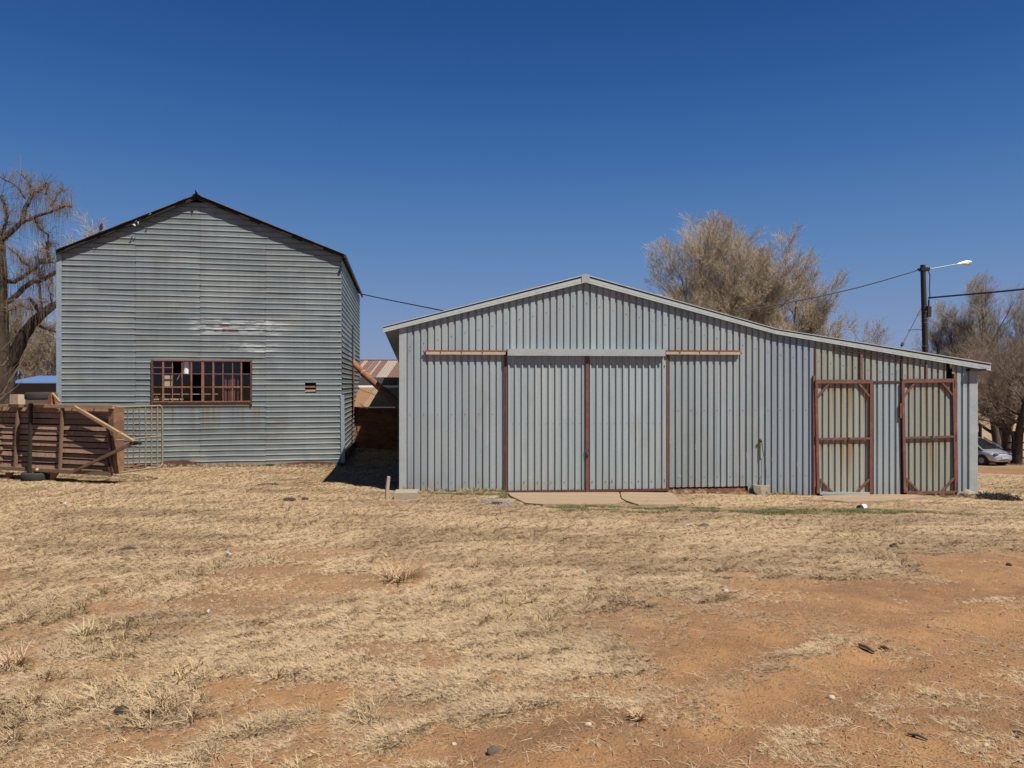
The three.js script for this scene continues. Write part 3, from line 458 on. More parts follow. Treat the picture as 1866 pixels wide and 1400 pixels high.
{
  const line = (A, B, drop) => (p) => mix(A[1], B[1], (p[0] - A[0]) / (B[0] - A[0])) - drop - p[1];
  const halfs = [line(vEl, vAp, 0.05), line(vAp, vEr, 0.05), (p) => p[1] - mix(yBotL, yBotR, p[0] / TW)];
  const cols = [0, TB.x(247), TB.x(365), TB.x(484), TW], C = 0.686; let r = 0;
  for (let y = 0; y < 8; y += C, r++) for (let i = 0; i < 4; i++) {
    const g = new G(), t = 0.93 + 0.15 * RT(); g.col = [t, t * (0.985 + 0.03 * RT()), t * (0.97 + 0.06 * RT())];
    const jog = (RT() - 0.5) * 0.004; ribCourse(g, cols[i] + (i ? 0.0 : 0), cols[i + 1] - 0.002, y, y + C - 0.001, jog * 2, 0.019, ((i + r) % 2) * 0.0015, [win, vent], halfs, tUV, (x, yy, z) => { const f = fbm(x * 0.9 + i * 7.3, yy * 0.45 + r * 3.1, 2) - 0.5, s = i * 2.7 + r * 1.3; return [x, yy + 0.022 * f + 0.004 * Math.sin(s), z + 0.014 * (fbm(x * 1.4 + s, yy * 1.1, 2) - 0.5)]; });
    if (g.p.length) mesh('cladding_sheet', g, M.tallSheet, tall);
  }
  { // nails along the laps of the sheets
    const g = new G(); for (const px of [109.5, 247, 365, 484, 619]) for (let y = 0.25; y < 6.6; y += 0.343) { const x = TB.x(px) + 0.03 * (RT() - 0.5), top = x < vAp[0] ? mix(vEl[1], vAp[1], (x - vEl[0]) / (vAp[0] - vEl[0])) : mix(vAp[1], vEr[1], (x - vAp[0]) / (vEr[0] - vAp[0])); if (y > top - 0.2 || (x > win[0] && x < win[1] && y > win[2] && y < win[3])) continue; const yy = Math.floor(y / 0.1715) * 0.1715 + 0.011; g.tube([[x, yy, 0.018], [x, yy, 0.03]], 0.012, 5); } const n = mesh('roofing_nail', g, M.rust, tall); n.userData.kind = 'stuff';
  }
  // right side wall: courses along the depth
  const yS = vEr[1] - 0.12, sUV = (x, y) => [(x * 0.8 + 1.1) / TWW, (y + 0.9) / TWH];
  for (let y = 0, q = 0; y < yS; y += C, q++) for (let i = 0; i < 2; i++) {
    const g = new G(), t = 0.86 + 0.15 * RT(); g.col = [t * 1.03, t, t * 0.95]; const xa = i ? 5.15 : 0.012, xb = i ? TL : 5.15;
    ribCourse(g, xa, xb, y, Math.min(yS, y + C - 0.001), 0.05, 0.022, (i + q) % 2 * 0.0015, [[5.0, 6.35, T(640, 733)[1], 4.15]], [(p) => p[1] - 0.02], sUV, (x, yy, z) => { const [lx, lz] = sideAt(x); return [lx + Math.cos(sideDir) * z, yy, lz - Math.sin(sideDir) * z]; });
    mesh('side_cladding_sheet', g, M.tallSheet, tall);
  }
  // old door frame and boards in the side wall
  const sp = (L, y, z) => { const [lx, lz] = sideAt(L); return [lx + Math.cos(sideDir) * z, y, lz - Math.sin(sideDir) * z]; };
  const bd = new G(); bd.quad(sp(4.9, 1.2, -0.12), sp(6.45, 1.2, -0.12), sp(6.45, 4.3, -0.12), sp(4.9, 4.3, -0.12)); mesh('dark_opening', bd, M.dark, tall);
  for (const [L, w] of [[5.22, 0.36], [5.95, 0.5]]) { const g = new G(); g.hex([sp(L - w / 2, 1.5, 0.02), sp(L + w / 2, 1.5, 0.02), sp(L + w / 2, 1.5, -0.05), sp(L - w / 2, 1.5, -0.05), sp(L - w / 2, L > 5.5 ? 3.35 : 3.45, 0.02), sp(L + w / 2, L > 5.5 ? 3.35 : 3.45, 0.02), sp(L + w / 2, L > 5.5 ? 3.35 : 3.45, -0.05), sp(L - w / 2, L > 5.5 ? 3.35 : 3.45, -0.05)]); mesh('rusty_panel', g, M.rust, tall); }
  { const g = new G(); g.quad(sp(5.5, 3.55, 0.03), sp(6.6, 3.3, 0.05), sp(6.6, 4.2, 0.01), sp(5.1, 4.2, 0.01)); mesh('bent_sheet', g, M.tallSheet, tall); }
  const dp = new G(); dp.bar(sp(5.0, 1.3, 0.03), sp(5.0, 4.9, 0.03), 0.05, 0.05); mesh('downpipe', dp, M.brown, tall);
  // remaining walls
  const w = new G(), [bx, bz] = sideAt(TL), lx = -Math.sin(sideDir) * TL; w.quad([lx, 0, bz], [0, 0, 0], [0, vEl[1] - 0.1, 0], [lx, vEl[1] - 0.1, bz]); w.quad([bx, 0, bz], [lx, 0, bz], [lx, vEl[1] - 0.1, bz], [bx, yS, bz]); w.tri([bx, yS, bz], [lx, vEl[1] - 0.1, bz], [(bx + lx) / 2, vAp[1] - 0.1, bz]); mesh('back_wall', w, M.galv, tall);
  const fl = new G(); fl.quad([0, 0.06, -0.05], [TW, 0.06, -0.05], [bx, 0.06, bz], [lx, 0.06, bz]); mesh('floor', fl, M.conc, tall);
  // corner flashings
  const c1 = new G(); c1.col = [1, 1, 1]; c1.box(-0.06, TB.x(112.5), yBotL, T(108, 463)[1], 0.02, 0.026); c1.box(-0.064, -0.06, yBotL, T(108, 463)[1], -0.14, 0.026); mesh('corner_flashing', c1, M.galvBlue, tall);
  const c2 = new G(); const cx0 = TB.x(620.5), cx1 = TB.x(629.5); c2.hex([[cx0 + 0.02, T(628, 843)[1], 0.032], [cx1 - 0.02, T(628, 843)[1], 0.03], [cx1 - 0.02, T(628, 843)[1], -0.03], [cx0 + 0.02, T(628, 843)[1], 0.02], [cx0, T(625, 721)[1], 0.034], [cx1 - 0.04, T(625, 719)[1], 0.034], [cx1 - 0.04, T(625, 719)[1], -0.03], [cx0, T(625, 721)[1], 0.02]]); mesh('corner_flashing', c2, M.galvBlue, tall);
  // roof: two thin slopes, barge rafters under the verge
  const zf = 0.2, zb = -TL - 0.2, slopes = [[vEl, vAp], [vAp, vEr]]; const bk = (z) => Math.tan(sideDir) * z;
  slopes.forEach(([A, B], i) => {
    const ext = 0; const g = new G(), n = 14; // wavy front edge of the sheets, a few cm thick
    for (let k = 0; k < n; k++) { const a = k / n, b = (k + 1) / n, p = [mix(A[0], B[0], a), mix(A[1], B[1], a)], q = [mix(A[0], B[0], b), mix(A[1], B[1], b)], za = zf + 0.05 * (RT() - 0.5), th = 0.012; g.hex([[p[0], p[1] - th, za], [q[0], q[1] - th, za], [q[0] + bk(zb), q[1] - th, zb], [p[0] + bk(zb), p[1] - th, zb], [p[0], p[1], za], [q[0], q[1], za], [q[0] + bk(zb), q[1], zb], [p[0] + bk(zb), p[1], zb]]); }
    mesh('roof_sheeting', g, M.oldRoof, tall);
    const r = new G(); const off = (P, d) => [P[0], P[1] - d]; for (const z of [0.15, -0.2]) { const a = off(A, 0.022), b = off(B, 0.022), h = 0.12; r.hex([[a[0], a[1] - h, z], [b[0], b[1] - h, z], [b[0], b[1] - h, z - 0.05], [a[0], a[1] - h, z - 0.05], [a[0], a[1], z], [b[0], b[1], z], [b[0], b[1], z - 0.05], [a[0], a[1], z - 0.05]]); } mesh('barge_rafter', r, M.dark, tall);
  });
  // ridge flashing with its bent up corner, torn verge pieces
  const rc = new G(); rc.tri([vAp[0] - 0.035, vAp[1] - 0.01, 0.22], [vAp[0] + 0.06, vAp[1] - 0.02, 0.24], [vAp[0] - 0.03, vAp[1] + 0.15, 0.22]); rc.tri([vAp[0] + 0.07, vAp[1] - 0.02, 0.32], [vAp[0] + 0.05, vAp[1] - 0.02, 0.12], [vAp[0] - 0.03, vAp[1] + 0.17, 0.3]); rc.hex([[vAp[0] - 0.12, vAp[1] - 0.04, 0.22], [vAp[0] + 0.12, vAp[1] - 0.04, 0.22], [vAp[0] + 0.12, vAp[1] - 0.04, -9], [vAp[0] - 0.12, vAp[1] - 0.04, -9], [vAp[0] - 0.02, vAp[1] + 0.015, 0.22], [vAp[0] + 0.02, vAp[1] + 0.015, 0.22], [vAp[0] + 0.02, vAp[1] + 0.02, -9], [vAp[0] - 0.02, vAp[1] + 0.02, -9]]); mesh('ridge_flashing', rc, M.brown, tall);
  const tv = new G(); for (const [x, y, a] of [[247, 404, 0.5], [251, 407, 1.9], [254, 402, 1.1], [244, 411, 2.6], [273, 391, 0.4]]) { const p = [...T(x, y, 0.24), 0.24], l = 0.045; tv.tri([p[0] - Math.cos(a) * l, p[1] - Math.sin(a) * l, p[2]], [p[0] + Math.cos(a) * l, p[1] + Math.sin(a) * l, p[2] + 0.04], [p[0] + 0.03, p[1] + 0.06, p[2] - 0.02]); } mesh('torn_flashing', tv, M.galv, tall);
  const ev = new G(); const e0 = [vEr[0] - 0.02, vEr[1] - 0.06]; ev.hex([[e0[0], e0[1] - 0.07, 0.28], [e0[0] + 0.06, e0[1] - 0.07, 0.28], [e0[0] + 0.06 + bk(zb), e0[1] - 0.07, zb], [e0[0] + bk(zb), e0[1] - 0.07, zb], [e0[0], e0[1] + 0.03, 0.28], [e0[0] + 0.06, e0[1] + 0.03, 0.28], [e0[0] + 0.06 + bk(zb), e0[1] + 0.03, zb], [e0[0] + bk(zb), e0[1] + 0.03, zb]]); mesh('eave_board', ev, M.brown, tall);
  // rusted sheet ends along the foot
  for (const [a, b, yt, yb] of [[290, 358, 838, 847], [512, 624, 841, 849]]) { const g = new G(), n = 12; for (let k = 0; k < n; k++) { const p = mix(a, b, k / n), q = mix(a, b, (k + 1) / n), f = (t) => yt + 3 * (1 - Math.sin(t * Math.PI)) + 1.5 * vn(t * 8, a); g.quad([...T(p, yb, 0.03), 0.035], [...T(q, yb, 0.03), 0.035], [...T(q, f((k + 1) / n), 0.03), 0.028], [...T(p, f(k / n), 0.03), 0.028]); } mesh('rusted_sheet_end', g, M.darkRed, tall); }
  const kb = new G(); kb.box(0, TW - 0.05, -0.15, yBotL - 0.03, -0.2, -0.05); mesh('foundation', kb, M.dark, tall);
}
{ // window of the tall barn
  const W = new THREE.Group(); W.name = numbered('window'); tall.add(W);
  const colsP = [279, 297.6, 314.5, 332, 349, 369.7, 389, 406.5, 424, 440, 457], rowsP = [658.5, 681.6, 705.5, 731.5], z = 0.022;
  const X = (p) => TB.x(p), Y = (p) => T(370, p)[1]; const bar = (x0, x1, y0, y1, t, n = 'glazing_bar', m = M.winRed) => { const g = new G(); g.box(x0, x1, y0, y1, z - t / 2, z + t / 2); return mesh(n, g, m, W); };
  bar(X(276.5), X(279.5), Y(738), Y(656), 0.09, 'window_frame', M.darkRed); bar(X(456.5), X(459.5), Y(738), Y(656), 0.09, 'window_frame', M.darkRed); bar(X(279.5), X(456.5), Y(658.6), Y(656.2), 0.08, 'window_frame'); bar(X(279.5), X(456.5), Y(733), Y(731), 0.08, 'window_frame');
  const thick = { 297.6: 3.0, 349: 2.4, 369.7: 4.6, 389: 3.0, 440: 2.4 };
  for (const p of colsP.slice(1, -1)) { const w = thick[p] || 1.3; bar(X(p - w / 2), X(p + w / 2), Y(731), Y(658.6), w > 2 ? 0.05 : 0.03); }
  for (let r = 1; r < 3; r++) for (let i = 0; i < 10; i++) { const cas = r === 2 && ((i >= 1 && i < 4) || (i >= 6 && i < 9)), h = cas ? 2.6 : 1.1; bar(X(colsP[i] + 0.9), X(colsP[i + 1] - 0.9), Y(rowsP[r] + h / 2), Y(rowsP[r] - h / 2), 0.028); }
  bar(X(280), X(297), Y(671), Y(669.6), 0.03); bar(X(299), X(316), Y(671), Y(669.6), 0.03);
  for (let r = 0; r < 3; r++) for (let i = 0; i < 10; i++) { if ((r === 0 && (i === 2 || i === 9)) || (r === 2 && i === 4) || (r === 1 && i === 4)) continue; const g = new G(), x0 = X(colsP[i]) + 0.008, x1 = X(colsP[i + 1]) - 0.008, y0 = Y(rowsP[r + 1]) + 0.004, y1 = Y(rowsP[r]) - 0.004, tl = (RT() - 0.3) * 0.004, t2 = (RT() - 0.5) * 0.003; g.quad([x0, y0, z - tl], [x1, y0, z + tl + t2], [x1, y1, z + tl], [x0, y1, z - tl + t2]); mesh('pane', g, M.glass, W); }
  const si = new G(); si.box(X(278.5), X(457.5), Y(740), Y(733), -0.1, 0.012); mesh('sill', si, M.conc, W);
}
{ // things just behind the glass: each its own object
  const B = (n, l, c, f) => { const o = thing(n, l, c, TB.pos(), TB.a); f(o); };
  B('white_drum', 'white rounded drum end seen through the upper barn window panes', 'drum', (o) => { const g = new G(), [x, y] = T(339.5, 681, -0.1), [, y1] = T(339.5, 659.8, -0.1); g.tube([[x, y, -0.15], [x, y1, -0.15]], 0.108, 18); mesh('drum_body', g, M.white, o); });
  B('cardboard_panel', 'tan cardboard square propped behind the left casement of the barn window', 'cardboard', (o) => { const g = new G(), a = T(299.5, 704, -0.07), b = T(314, 684.5, -0.07); g.box(a[0], b[0], a[1], b[1], -0.085, -0.075); mesh('board', g, M.beige, o); });
  B('loose_board', 'short tilted tan board leaning behind the barn window, beside the white drum', 'board', (o) => { const g = new G(), a = [...T(322, 694, -0.12), -0.12], b = [...T(329.5, 680, -0.12), -0.12]; g.bar(a, b, 0.012, 0.075, [0, 0, 1]); mesh('board', g, M.beige, o); });
  B('window_stick', 'long thin pale stick lying across the lower barn window panes', 'stick', (o) => { const g = new G(); g.tube([[...T(280, 718.7, -0.06), -0.06], [...T(397, 718.6, -0.06), -0.06]], 0.009, 6); mesh('stick', g, M.beige, o); });
  B('window_shelf', 'dusty shelf with clutter low behind the left barn window panes', 'shelf', (o) => { const g = new G(), a = T(281, 728, -0.2), b = T(332, 728, -0.2); g.box(a[0], b[0], a[1] - 0.02, a[1] + 0.02, -0.4, -0.12); g.box(a[0] + 0.02, a[0] + 0.09, a[1] + 0.02, a[1] + 0.1, -0.2, -0.13); g.box(a[0] + 0.2, a[0] + 0.3, a[1] + 0.02, a[1] + 0.08, -0.2, -0.14); mesh('shelf', g, M.beige, o); });
  B('curtain_cloth', 'dim reddish curtain cloth hanging inside the right half of the barn window', 'curtain', (o) => { const g = new G(); const a = T(408, 731, -0.2), b = T(434, 680, -0.2), n = 16; for (let i = 0; i < n; i++) { const x0 = mix(a[0], b[0], i / n), x1 = mix(a[0], b[0], (i + 1) / n), z0 = -0.22 + 0.02 * Math.sin(i * 1.9), z1 = -0.22 + 0.02 * Math.sin((i + 1) * 1.9); g.quad([x0, a[1], z0], [x1, a[1], z1], [x1, b[1], z1], [x0, b[1], z0]); } mesh('cloth', g, std({ color: colr(0.12, 0.05, 0.045), roughness: 1 }), o); });
}
{ // vent hole with its torn rusty lining
  const V = new THREE.Group(); V.name = numbered('vent_opening'); tall.add(V);
  const b = new G(); const [x0, x1, y0, y1] = vent; b.quad([x0 - 0.1, y0 - 0.1, -0.3], [x1 + 0.1, y0 - 0.1, -0.3], [x1 + 0.1, y1 + 0.1, -0.3], [x0 - 0.1, y1 + 0.1, -0.3]); mesh('dark_back', b, M.dark, V);
  for (const [t, s, m] of [[0.48, 0.16, M.rustPale], [0.12, 0.13, M.beige], [0.26, 0.05, M.rust]]) { const g = new G(), y = mix(y0, y1, t), h = (y1 - y0) * s; g.hex([[x0, y, -0.01], [x1, y + 0.01, -0.01], [x1, y + 0.03, -0.12], [x0, y + 0.02, -0.12], [x0, y + h, -0.02], [x1, y + h + 0.01, -0.02], [x1, y + h + 0.03, -0.12], [x0, y + h + 0.02, -0.12]]); mesh('bent_strip', g, m, V); }
}
{ // perched bird on the left slope
  const p = [...T(183, 416.5, 0.25), 0.25], w = TB.world(...p); const o = thing('perched_bird', 'small dark bird perched on the left slope of the barn roof', 'bird', w, 0.4);
  const g = new G(); g.tube([[0, -0.07, 0], [0.005, -0.02, 0], [0.015, 0.06, 0], [0.02, 0.1, 0], [0.03, 0.13, 0], [0.04, 0.155, 0]], [0.01, 0.045, 0.05, 0.032, 0.03, 0.008], 8); g.tube([[0.03, 0.125, 0], [0.085, 0.12, 0]], [0.012, 0.002], 5); mesh('body', g, M.cable, o);
  const t = new G(); t.bar([-0.01, -0.02, 0], [-0.05, -0.13, 0], 0.03, 0.012); mesh('tail', t, M.cable, o);
}
{ // block under the corner
  const p = onGround(622, 857), o = thing('footing_block', 'grey concrete block under the right front corner of the tall barn', 'block', TB.world(TB.x(606), 0, 0), TB.a);
  const g = new G(); g.box(0, TB.x(640) - TB.x(606), -0.5, yBotR - 0.08, -0.3, 0.16); mesh('block', g, M.conc, o);
}

// ---------------------------------------------------------------- rusty chute pipe between the two buildings
{
  const o = thing('chute_pipe', 'rusty round pipe slanting down from the barn side wall', 'pipe', [0, 0, 0]);
  const a = at(641, 659, 29.0), b = at(663, 681, 28.4), c = at(697, 711, 27.3), e = at(737, 748, 26.2);
  const g = new G(); g.tube([a, b], 0.115, 14); mesh('upper_pipe', g, M.rustPale, o);
  const g2 = new G(); g2.tube([b, c], 0.128, 14); mesh('middle_pipe', g2, M.rustPale, o);
  const r = new G(); r.tube([at(661.8, 680, 28.43), at(664, 682, 28.38)], 0.15, 14); mesh('joint_ring', r, M.tan, o);
  const d = new G(); d.tube([c, e], 0.15, 14); mesh('lower_sleeve', d, M.darkRed, o);
  const l = new G(); l.tube([at(655, 735, 30), at(668, 745, 29.8), at(690, 752, 29.6)], 0.012, 5); mesh('loose_wire', l, M.cable, o);
}

// ---------------------------------------------------------------- brick outbuilding at the back
{
  const D = 30.2, y0 = -1.35; const A = at(636, 0, D)[0], B = at(790, 0, D)[0]; const o = thing('brick_outbuilding', 'low brick building with a rusty corrugated roof between barn and shed', 'outbuilding', [A, y0, -D], 1.5 * Math.PI / 180);
  const W = B - A, top = EYE - 44 / F * D - y0; const rb = rng(31);
  const br = []; const core = new G(); core.col = [0.55, 0.5, 0.45]; core.box(0, W, 0, top, -0.25, -0.006); mesh('wall', core, M.conc, o);
  const brickMat = std({ map: noiseTile, color: colr(0.40, 0.165, 0.085), roughness: 0.95 }); const bg = new G(); let row = 0;
  for (let y = 0; y < top - 0.07; y += 0.085, row++) for (let x = (row % 2) * -0.115; x < W; x += 0.232) { const t = 0.7 + 0.5 * rb(); bg.col = [t, t * (0.9 + 0.2 * rb()), t * (0.85 + 0.3 * rb())]; const x0 = Math.max(0, x), x1 = Math.min(W, x + 0.22); if (x1 - x0 < 0.03) continue; const d = rb() * 0.006; const P = [[x0, y, d], [x1, y, d], [x1, y + 0.074, d], [x0, y + 0.074, d]]; bg.quad(...P); bg.quad([x0, y + 0.074, d], [x1, y + 0.074, d], [x1, y + 0.074, -0.01], [x0, y + 0.074, -0.01]); bg.quad([x0, y, -0.01], [x1, y, -0.01], [x1, y, d], [x0, y, d]); bg.quad([x1, y, d], [x1, y, -0.01], [x1, y + 0.074, -0.01], [x1, y + 0.074, d]); bg.quad([x0, y, -0.01], [x0, y, d], [x0, y + 0.074, d], [x0, y + 0.074, -0.01]); }
  const bm = mesh('brick', bg, brickMat, o); bm.userData.kind = 'stuff';
  // corrugated lean-to roof and the main roof behind it
  const corr = (name, P0, P1, x0, x1, pitch, amp, mat, tint) => { const g = new G(), n = Math.ceil((x1 - x0) / pitch * 6); for (let i = 0; i < n; i++) { const xa = mix(x0, x1, i / n), xb = mix(x0, x1, (i + 1) / n), za = amp * Math.sin(xa / pitch * Math.PI * 2), zb = amp * Math.sin(xb / pitch * Math.PI * 2); g.col = tint ? tint((xa + xb) / 2) : [1, 1, 1]; g.quad([xa, P0[0] + za, P0[1]], [xb, P0[0] + zb, P0[1]], [xb, P1[0] + zb, P1[1]], [xa, P1[0] + za, P1[1]]); } return mesh(name, g, mat, o); };
  const yy = (py, d) => EYE + (CY - py) / F * d - y0;
  const ochre = std({ map: noiseTile, color: colr(0.34, 0.245, 0.14), roughness: 0.85 });
  for (let i = 0; i < 5; i++) corr('roof_sheet', [yy(741.5, D - 0.35), 0.35], [yy(707, D + 3), -3], i * 0.7 - 0.1, i * 0.7 + 0.6, 0.076, 0.009, ochre, () => { const t = h2(i, 4); return i < 1 ? [0.95, 0.72, 0.62] : [1 + 0.1 * t, 1.05 - 0.05 * i, 1.0 + 0.08 * i]; });
  const bw = new G(); bw.box(-0.2, W, yy(706.5, D + 3), yy(702.5, D + 3), -3.05, -2.98); mesh('white_beam', bw, M.white, o);
  const dk = new G(); dk.box(-0.4, W, yy(703, D + 3), yy(688, D + 4), -3.5, -3.2); mesh('upper_wall', dk, M.darkGalv, o);
}
{ // a second building farther back, beyond the end of the long shed
  const D = 62, A = at(596, 0, D), y0 = terrain(A[0], -D), o = thing('rusty_roofed_building', 'farther building with a rust streaked corrugated roof, seen between barn and shed', 'building', [A[0], y0, -D]);
  const yy = (py, d) => EYE + (CY - py) / F * d - y0, W = at(800, 0, D)[0] - A[0], mr = std({ map: noiseTile, color: colr(1, 1, 1), roughness: 0.85 }), sw = 0.8;
  for (let i = 0; i * sw < W; i++) { const g = new G(), n = 28, x0 = i * sw, lean = 0.12; for (let k = 0; k < n; k++) { const xa = x0 + (sw + 0.03) * k / n, xb = x0 + (sw + 0.03) * (k + 1) / n, za = 0.03 * Math.sin(xa / 0.2 * 6.283), zb = 0.03 * Math.sin(xb / 0.2 * 6.283), t = vn(xa * 2.1 + 2, 5.5) + 0.25 * (vn(xa * 9, 3) - 0.5); g.col = t > 0.42 ? [0.21, 0.115, 0.085] : [0.42, 0.34, 0.29]; g.quad([xa, yy(690, D) + za, 0], [xb, yy(690, D) + zb, 0], [xb + lean, yy(657.5, D + 6) + zb, -6], [xa + lean, yy(657.5, D + 6) + za, -6]); } mesh('roof_sheet', g, mr, o); }
  const rg = new G(); rg.box(0, W + 1, yy(658.5, D + 6), yy(655.5, D + 6), -6.2, -6); mesh('ridge_flashing', rg, M.rust, o);
  const w = new G(); w.box(0, W, -0.3, yy(691, D), -5.5, -0.4); mesh('wall', w, M.darkGalv, o);
}
// ---------------------------------------------------------------- trailer lying on its side
{
  const TR = new Face((207 - CX) / F * 18.4, -18.4, -19.6, -0.9);
  const o = thing('cattle_trailer', 'rusty farm trailer tipped on its side, plank floor facing out', 'trailer', TR.pos(), TR.a);
  const P = (px, py, z = 0) => { const [x, y] = TR.loc(px, py, z); return [x, y, z]; };
  M.plate = std({ map: rustTile, color: colr(0.95, 1.3, 1.3), roughness: 0.88 }); const L = -5.3, yb = P(200, 861)[1], yt = P(200, 744)[1], rt = rng(21);
  const bar = (n, a, b, w, h, m = M.rustWood) => { const g = new G(); g.bar(a, b, w, h, [0, 0, 1]); return mesh(n, g, m, o); };
  // floor planks, seen from below
  const n = 11, ph = (yt - yb) / n;
  for (let i = 0; i < n; i++) for (const [xa, xb] of [[L, -3.98 + (i % 2) * 0.02], [-3.97, -1.92], [-1.91, -0.19]]) { const g = new G(), t = 0.8 + 0.5 * rt(); g.col = [t, t * (0.94 + 0.1 * rt()), t * (0.9 + 0.15 * rt())]; const y = yb + i * ph, dz = -0.05 - 0.03 * rt(), s = (rt() - 0.5) * 0.02, hh = ph * (0.80 + 0.11 * rt()); g.hex([[xa, y + 0.01, dz + 0.025], [xb, y + 0.01 + s, dz + 0.025], [xb, y + 0.01 + s, dz - 0.04], [xa, y + 0.01, dz - 0.04], [xa, y + hh, dz - 0.005], [xb, y + hh + s, dz - 0.005], [xb, y + hh + s, dz - 0.04], [xa, y + hh, dz - 0.04]]); mesh('floor_plank', g, M.wood, o); }
  const bk = new G(); bk.box(L, -0.2, yb, yt, -0.22, -0.19); mesh('floor_backing', bk, M.brown, o);
  // chassis
  bar('chassis_rail', [L, yt + 0.03, 0.02], [0.02, yt + 0.03, 0.02], 0.08, 0.08, M.tan); bar('chassis_rail', [L, yb - 0.03, 0.02], [-0.05, yb - 0.03, 0.02], 0.09, 0.09);
  for (const px of [31, 112]) { const a = P(px - 2.5, 850), b = P(px + 2.5, 745); bar('cross_member', [a[0], yb, 0.01], [b[0], yt, 0.01], 0.05, 0.075); }
  bar('cross_member', [-4.75, yb, 0.01], [-4.75, yt, 0.01], 0.05, 0.075);
  const ax = P(61, 800)[0]; bar('axle', [ax - 0.02, yb - 0.2, 0.1], [ax + 0.03, yt + 0.1, 0.1], 0.07, 0.07, M.brown);
  // front wall of the body: two plates, seen almost edge on
  for (const [a, b, m] of [[yb, mix(yb, yt, 0.48), M.plate], [mix(yb, yt, 0.485), yt, M.plate]]) { const g = new G(); g.box(-0.16, 0.0, a, b, -0.06, 0.015); g.box(0.0, 0.014, a, b, -0.30, 0.015); mesh('front_plate', g, m, o); }
  // draw bar
  const tip = [...P(246, 806, 0.1)]; tip[2] = 0.12;
  bar('draw_bar', [P(141, 740)[0], yt + 0.02, 0.08], tip, 0.07, 0.085, M.tan); bar('draw_bar', [P(138, 864)[0], yb - 0.02, 0.06], tip, 0.07, 0.07);
  bar('front_strut', [-0.14, mix(yb, yt, 0.72), 0.03], [0.0, yb, 0.03], 0.05, 0.06, M.darkRed); bar('front_strut', [-0.2, mix(yb, yt, 0.25), 0.03], [-0.06, yb, 0.03], 0.05, 0.06, M.darkRed);
  const cp = new G(); cp.tube([[tip[0] - 0.1, tip[1], 0.12], [tip[0] + 0.12, tip[1] - 0.01, 0.12], [tip[0] + 0.2, tip[1] - 0.03, 0.1]], [0.05, 0.04, 0.025], 8); cp.box(tip[0] - 0.14, tip[0] + 0.02, tip[1] - 0.07, tip[1] + 0.02, 0.06, 0.13); mesh('coupling', cp, M.dark, o);
  const br = new G(); const q = P(223, 790); br.box(q[0] - 0.06, q[0] + 0.07, q[1] - 0.05, q[1] + 0.05, 0.05, 0.18); mesh('jack_bracket', br, M.tan, o);
  // barred body: front grid, and the two sides running back
  const H = 1.55, fr = (y, z, x = 0) => [x, y, -z];
  const grid = (n, a, b, r, m = M.bars) => { const g = new G(); g.tube([a, b], r, 7); return mesh(n, g, m, o); };
  for (const y of [yb - 0.02, mix(yb, yt, 0.5), yt + 0.02]) grid('body_rail', fr(y, 0.05), fr(y, H - 0.06), 0.024);
  { const g = new G(); g.tube([fr(yb - 0.02, H - 0.1), fr(yb + 0.03, H - 0.02), fr(yb + 0.1, H), fr(yt - 0.1, H), fr(yt - 0.02, H - 0.03), fr(yt + 0.02, H - 0.1)], 0.026, 7); mesh('body_rail', g, M.bars, o); }
  for (const z of [0.42, 0.6, 0.78, 0.98, 1.18, 1.38]) { const bent = (rt() - 0.5) * 0.06; const g = new G(); g.tube([fr(yb, z), fr(mix(yb, yt, 0.5), z + bent), fr(yt, z)], z > 0.9 ? 0.018 : 0.013, 6); mesh('body_bar', g, z > 0.9 ? M.bars : M.rustWood, o); }
  for (const y of [yb, yt]) { for (const z of [0.5, 1.0, H]) grid('side_rail', [0, y, -z], [L, y, -z], 0.024, M.rustWood); for (let x = -0.7; x > L; x -= 0.75) grid('side_bar', [x, y, 0], [x, y, -H], 0.018, M.rust); }
  { const g = new G(); g.box(L, -0.05, yb - 0.03, yb, -0.55, -0.06); mesh('side_board', g, M.brown, o); }
  // wheels and their guards
  const wheel = (px, py, r, w, tilt) => { const W = new THREE.Group(); W.name = numbered('wheel'); const c = P(px, py, 0.1); W.position.set(c[0], c[1], -0.02); W.rotation.z = tilt; o.add(W); const t = new G(), prof = [[r * 0.58, -w * 0.42], [r * 0.72, -w * 0.5], [r * 0.93, -w * 0.46], [r, -w * 0.3], [r, w * 0.3], [r * 0.93, w * 0.46], [r * 0.72, w * 0.5], [r * 0.58, w * 0.42]]; mesh('tyre', new THREE.LatheGeometry(prof.map(([a, b]) => new THREE.Vector2(a, b)), 36), new THREE.MeshStandardMaterial({ map: noiseTile, color: colr(0.035, 0.035, 0.036), roughness: 0.85, side: THREE.DoubleSide }), W); mesh('rim', new THREE.LatheGeometry([[0.02, 0.02], [r * 0.3, 0.03], [r * 0.5, -0.02], [r * 0.6, 0.05], [r * 0.6, w * 0.44]].map(([a, b]) => new THREE.Vector2(a, b)), 24), new THREE.MeshStandardMaterial({ map: rustTile, roughness: 0.8, side: THREE.DoubleSide }), W); return W; };
  wheel(66, 722, 0.36, 0.2, 0.02); wheel(59, 868, 0.36, 0.2, -0.03);
  { const g = new G(), a = P(24, 719), b = P(39, 735); g.box(a[0], b[0], yt + 0.07, a[1], -0.1, 0.1); mesh('guard_bracket', g, M.beige, o); }
  { const g = new G(); g.bar(P(95, 717, 0), P(109, 733, 0), 0.04, 0.05, [0, 0, 1]); mesh('guard_stay', g, M.tan, o); const h = new G(); h.bar([P(93, 720)[0], yt + 0.06, -0.05], [P(93, 720)[0], P(93, 717)[1], -0.05], 0.1, 0.2, [0, 0, 1]); mesh('guard_bracket', h, M.rustPale, o); }
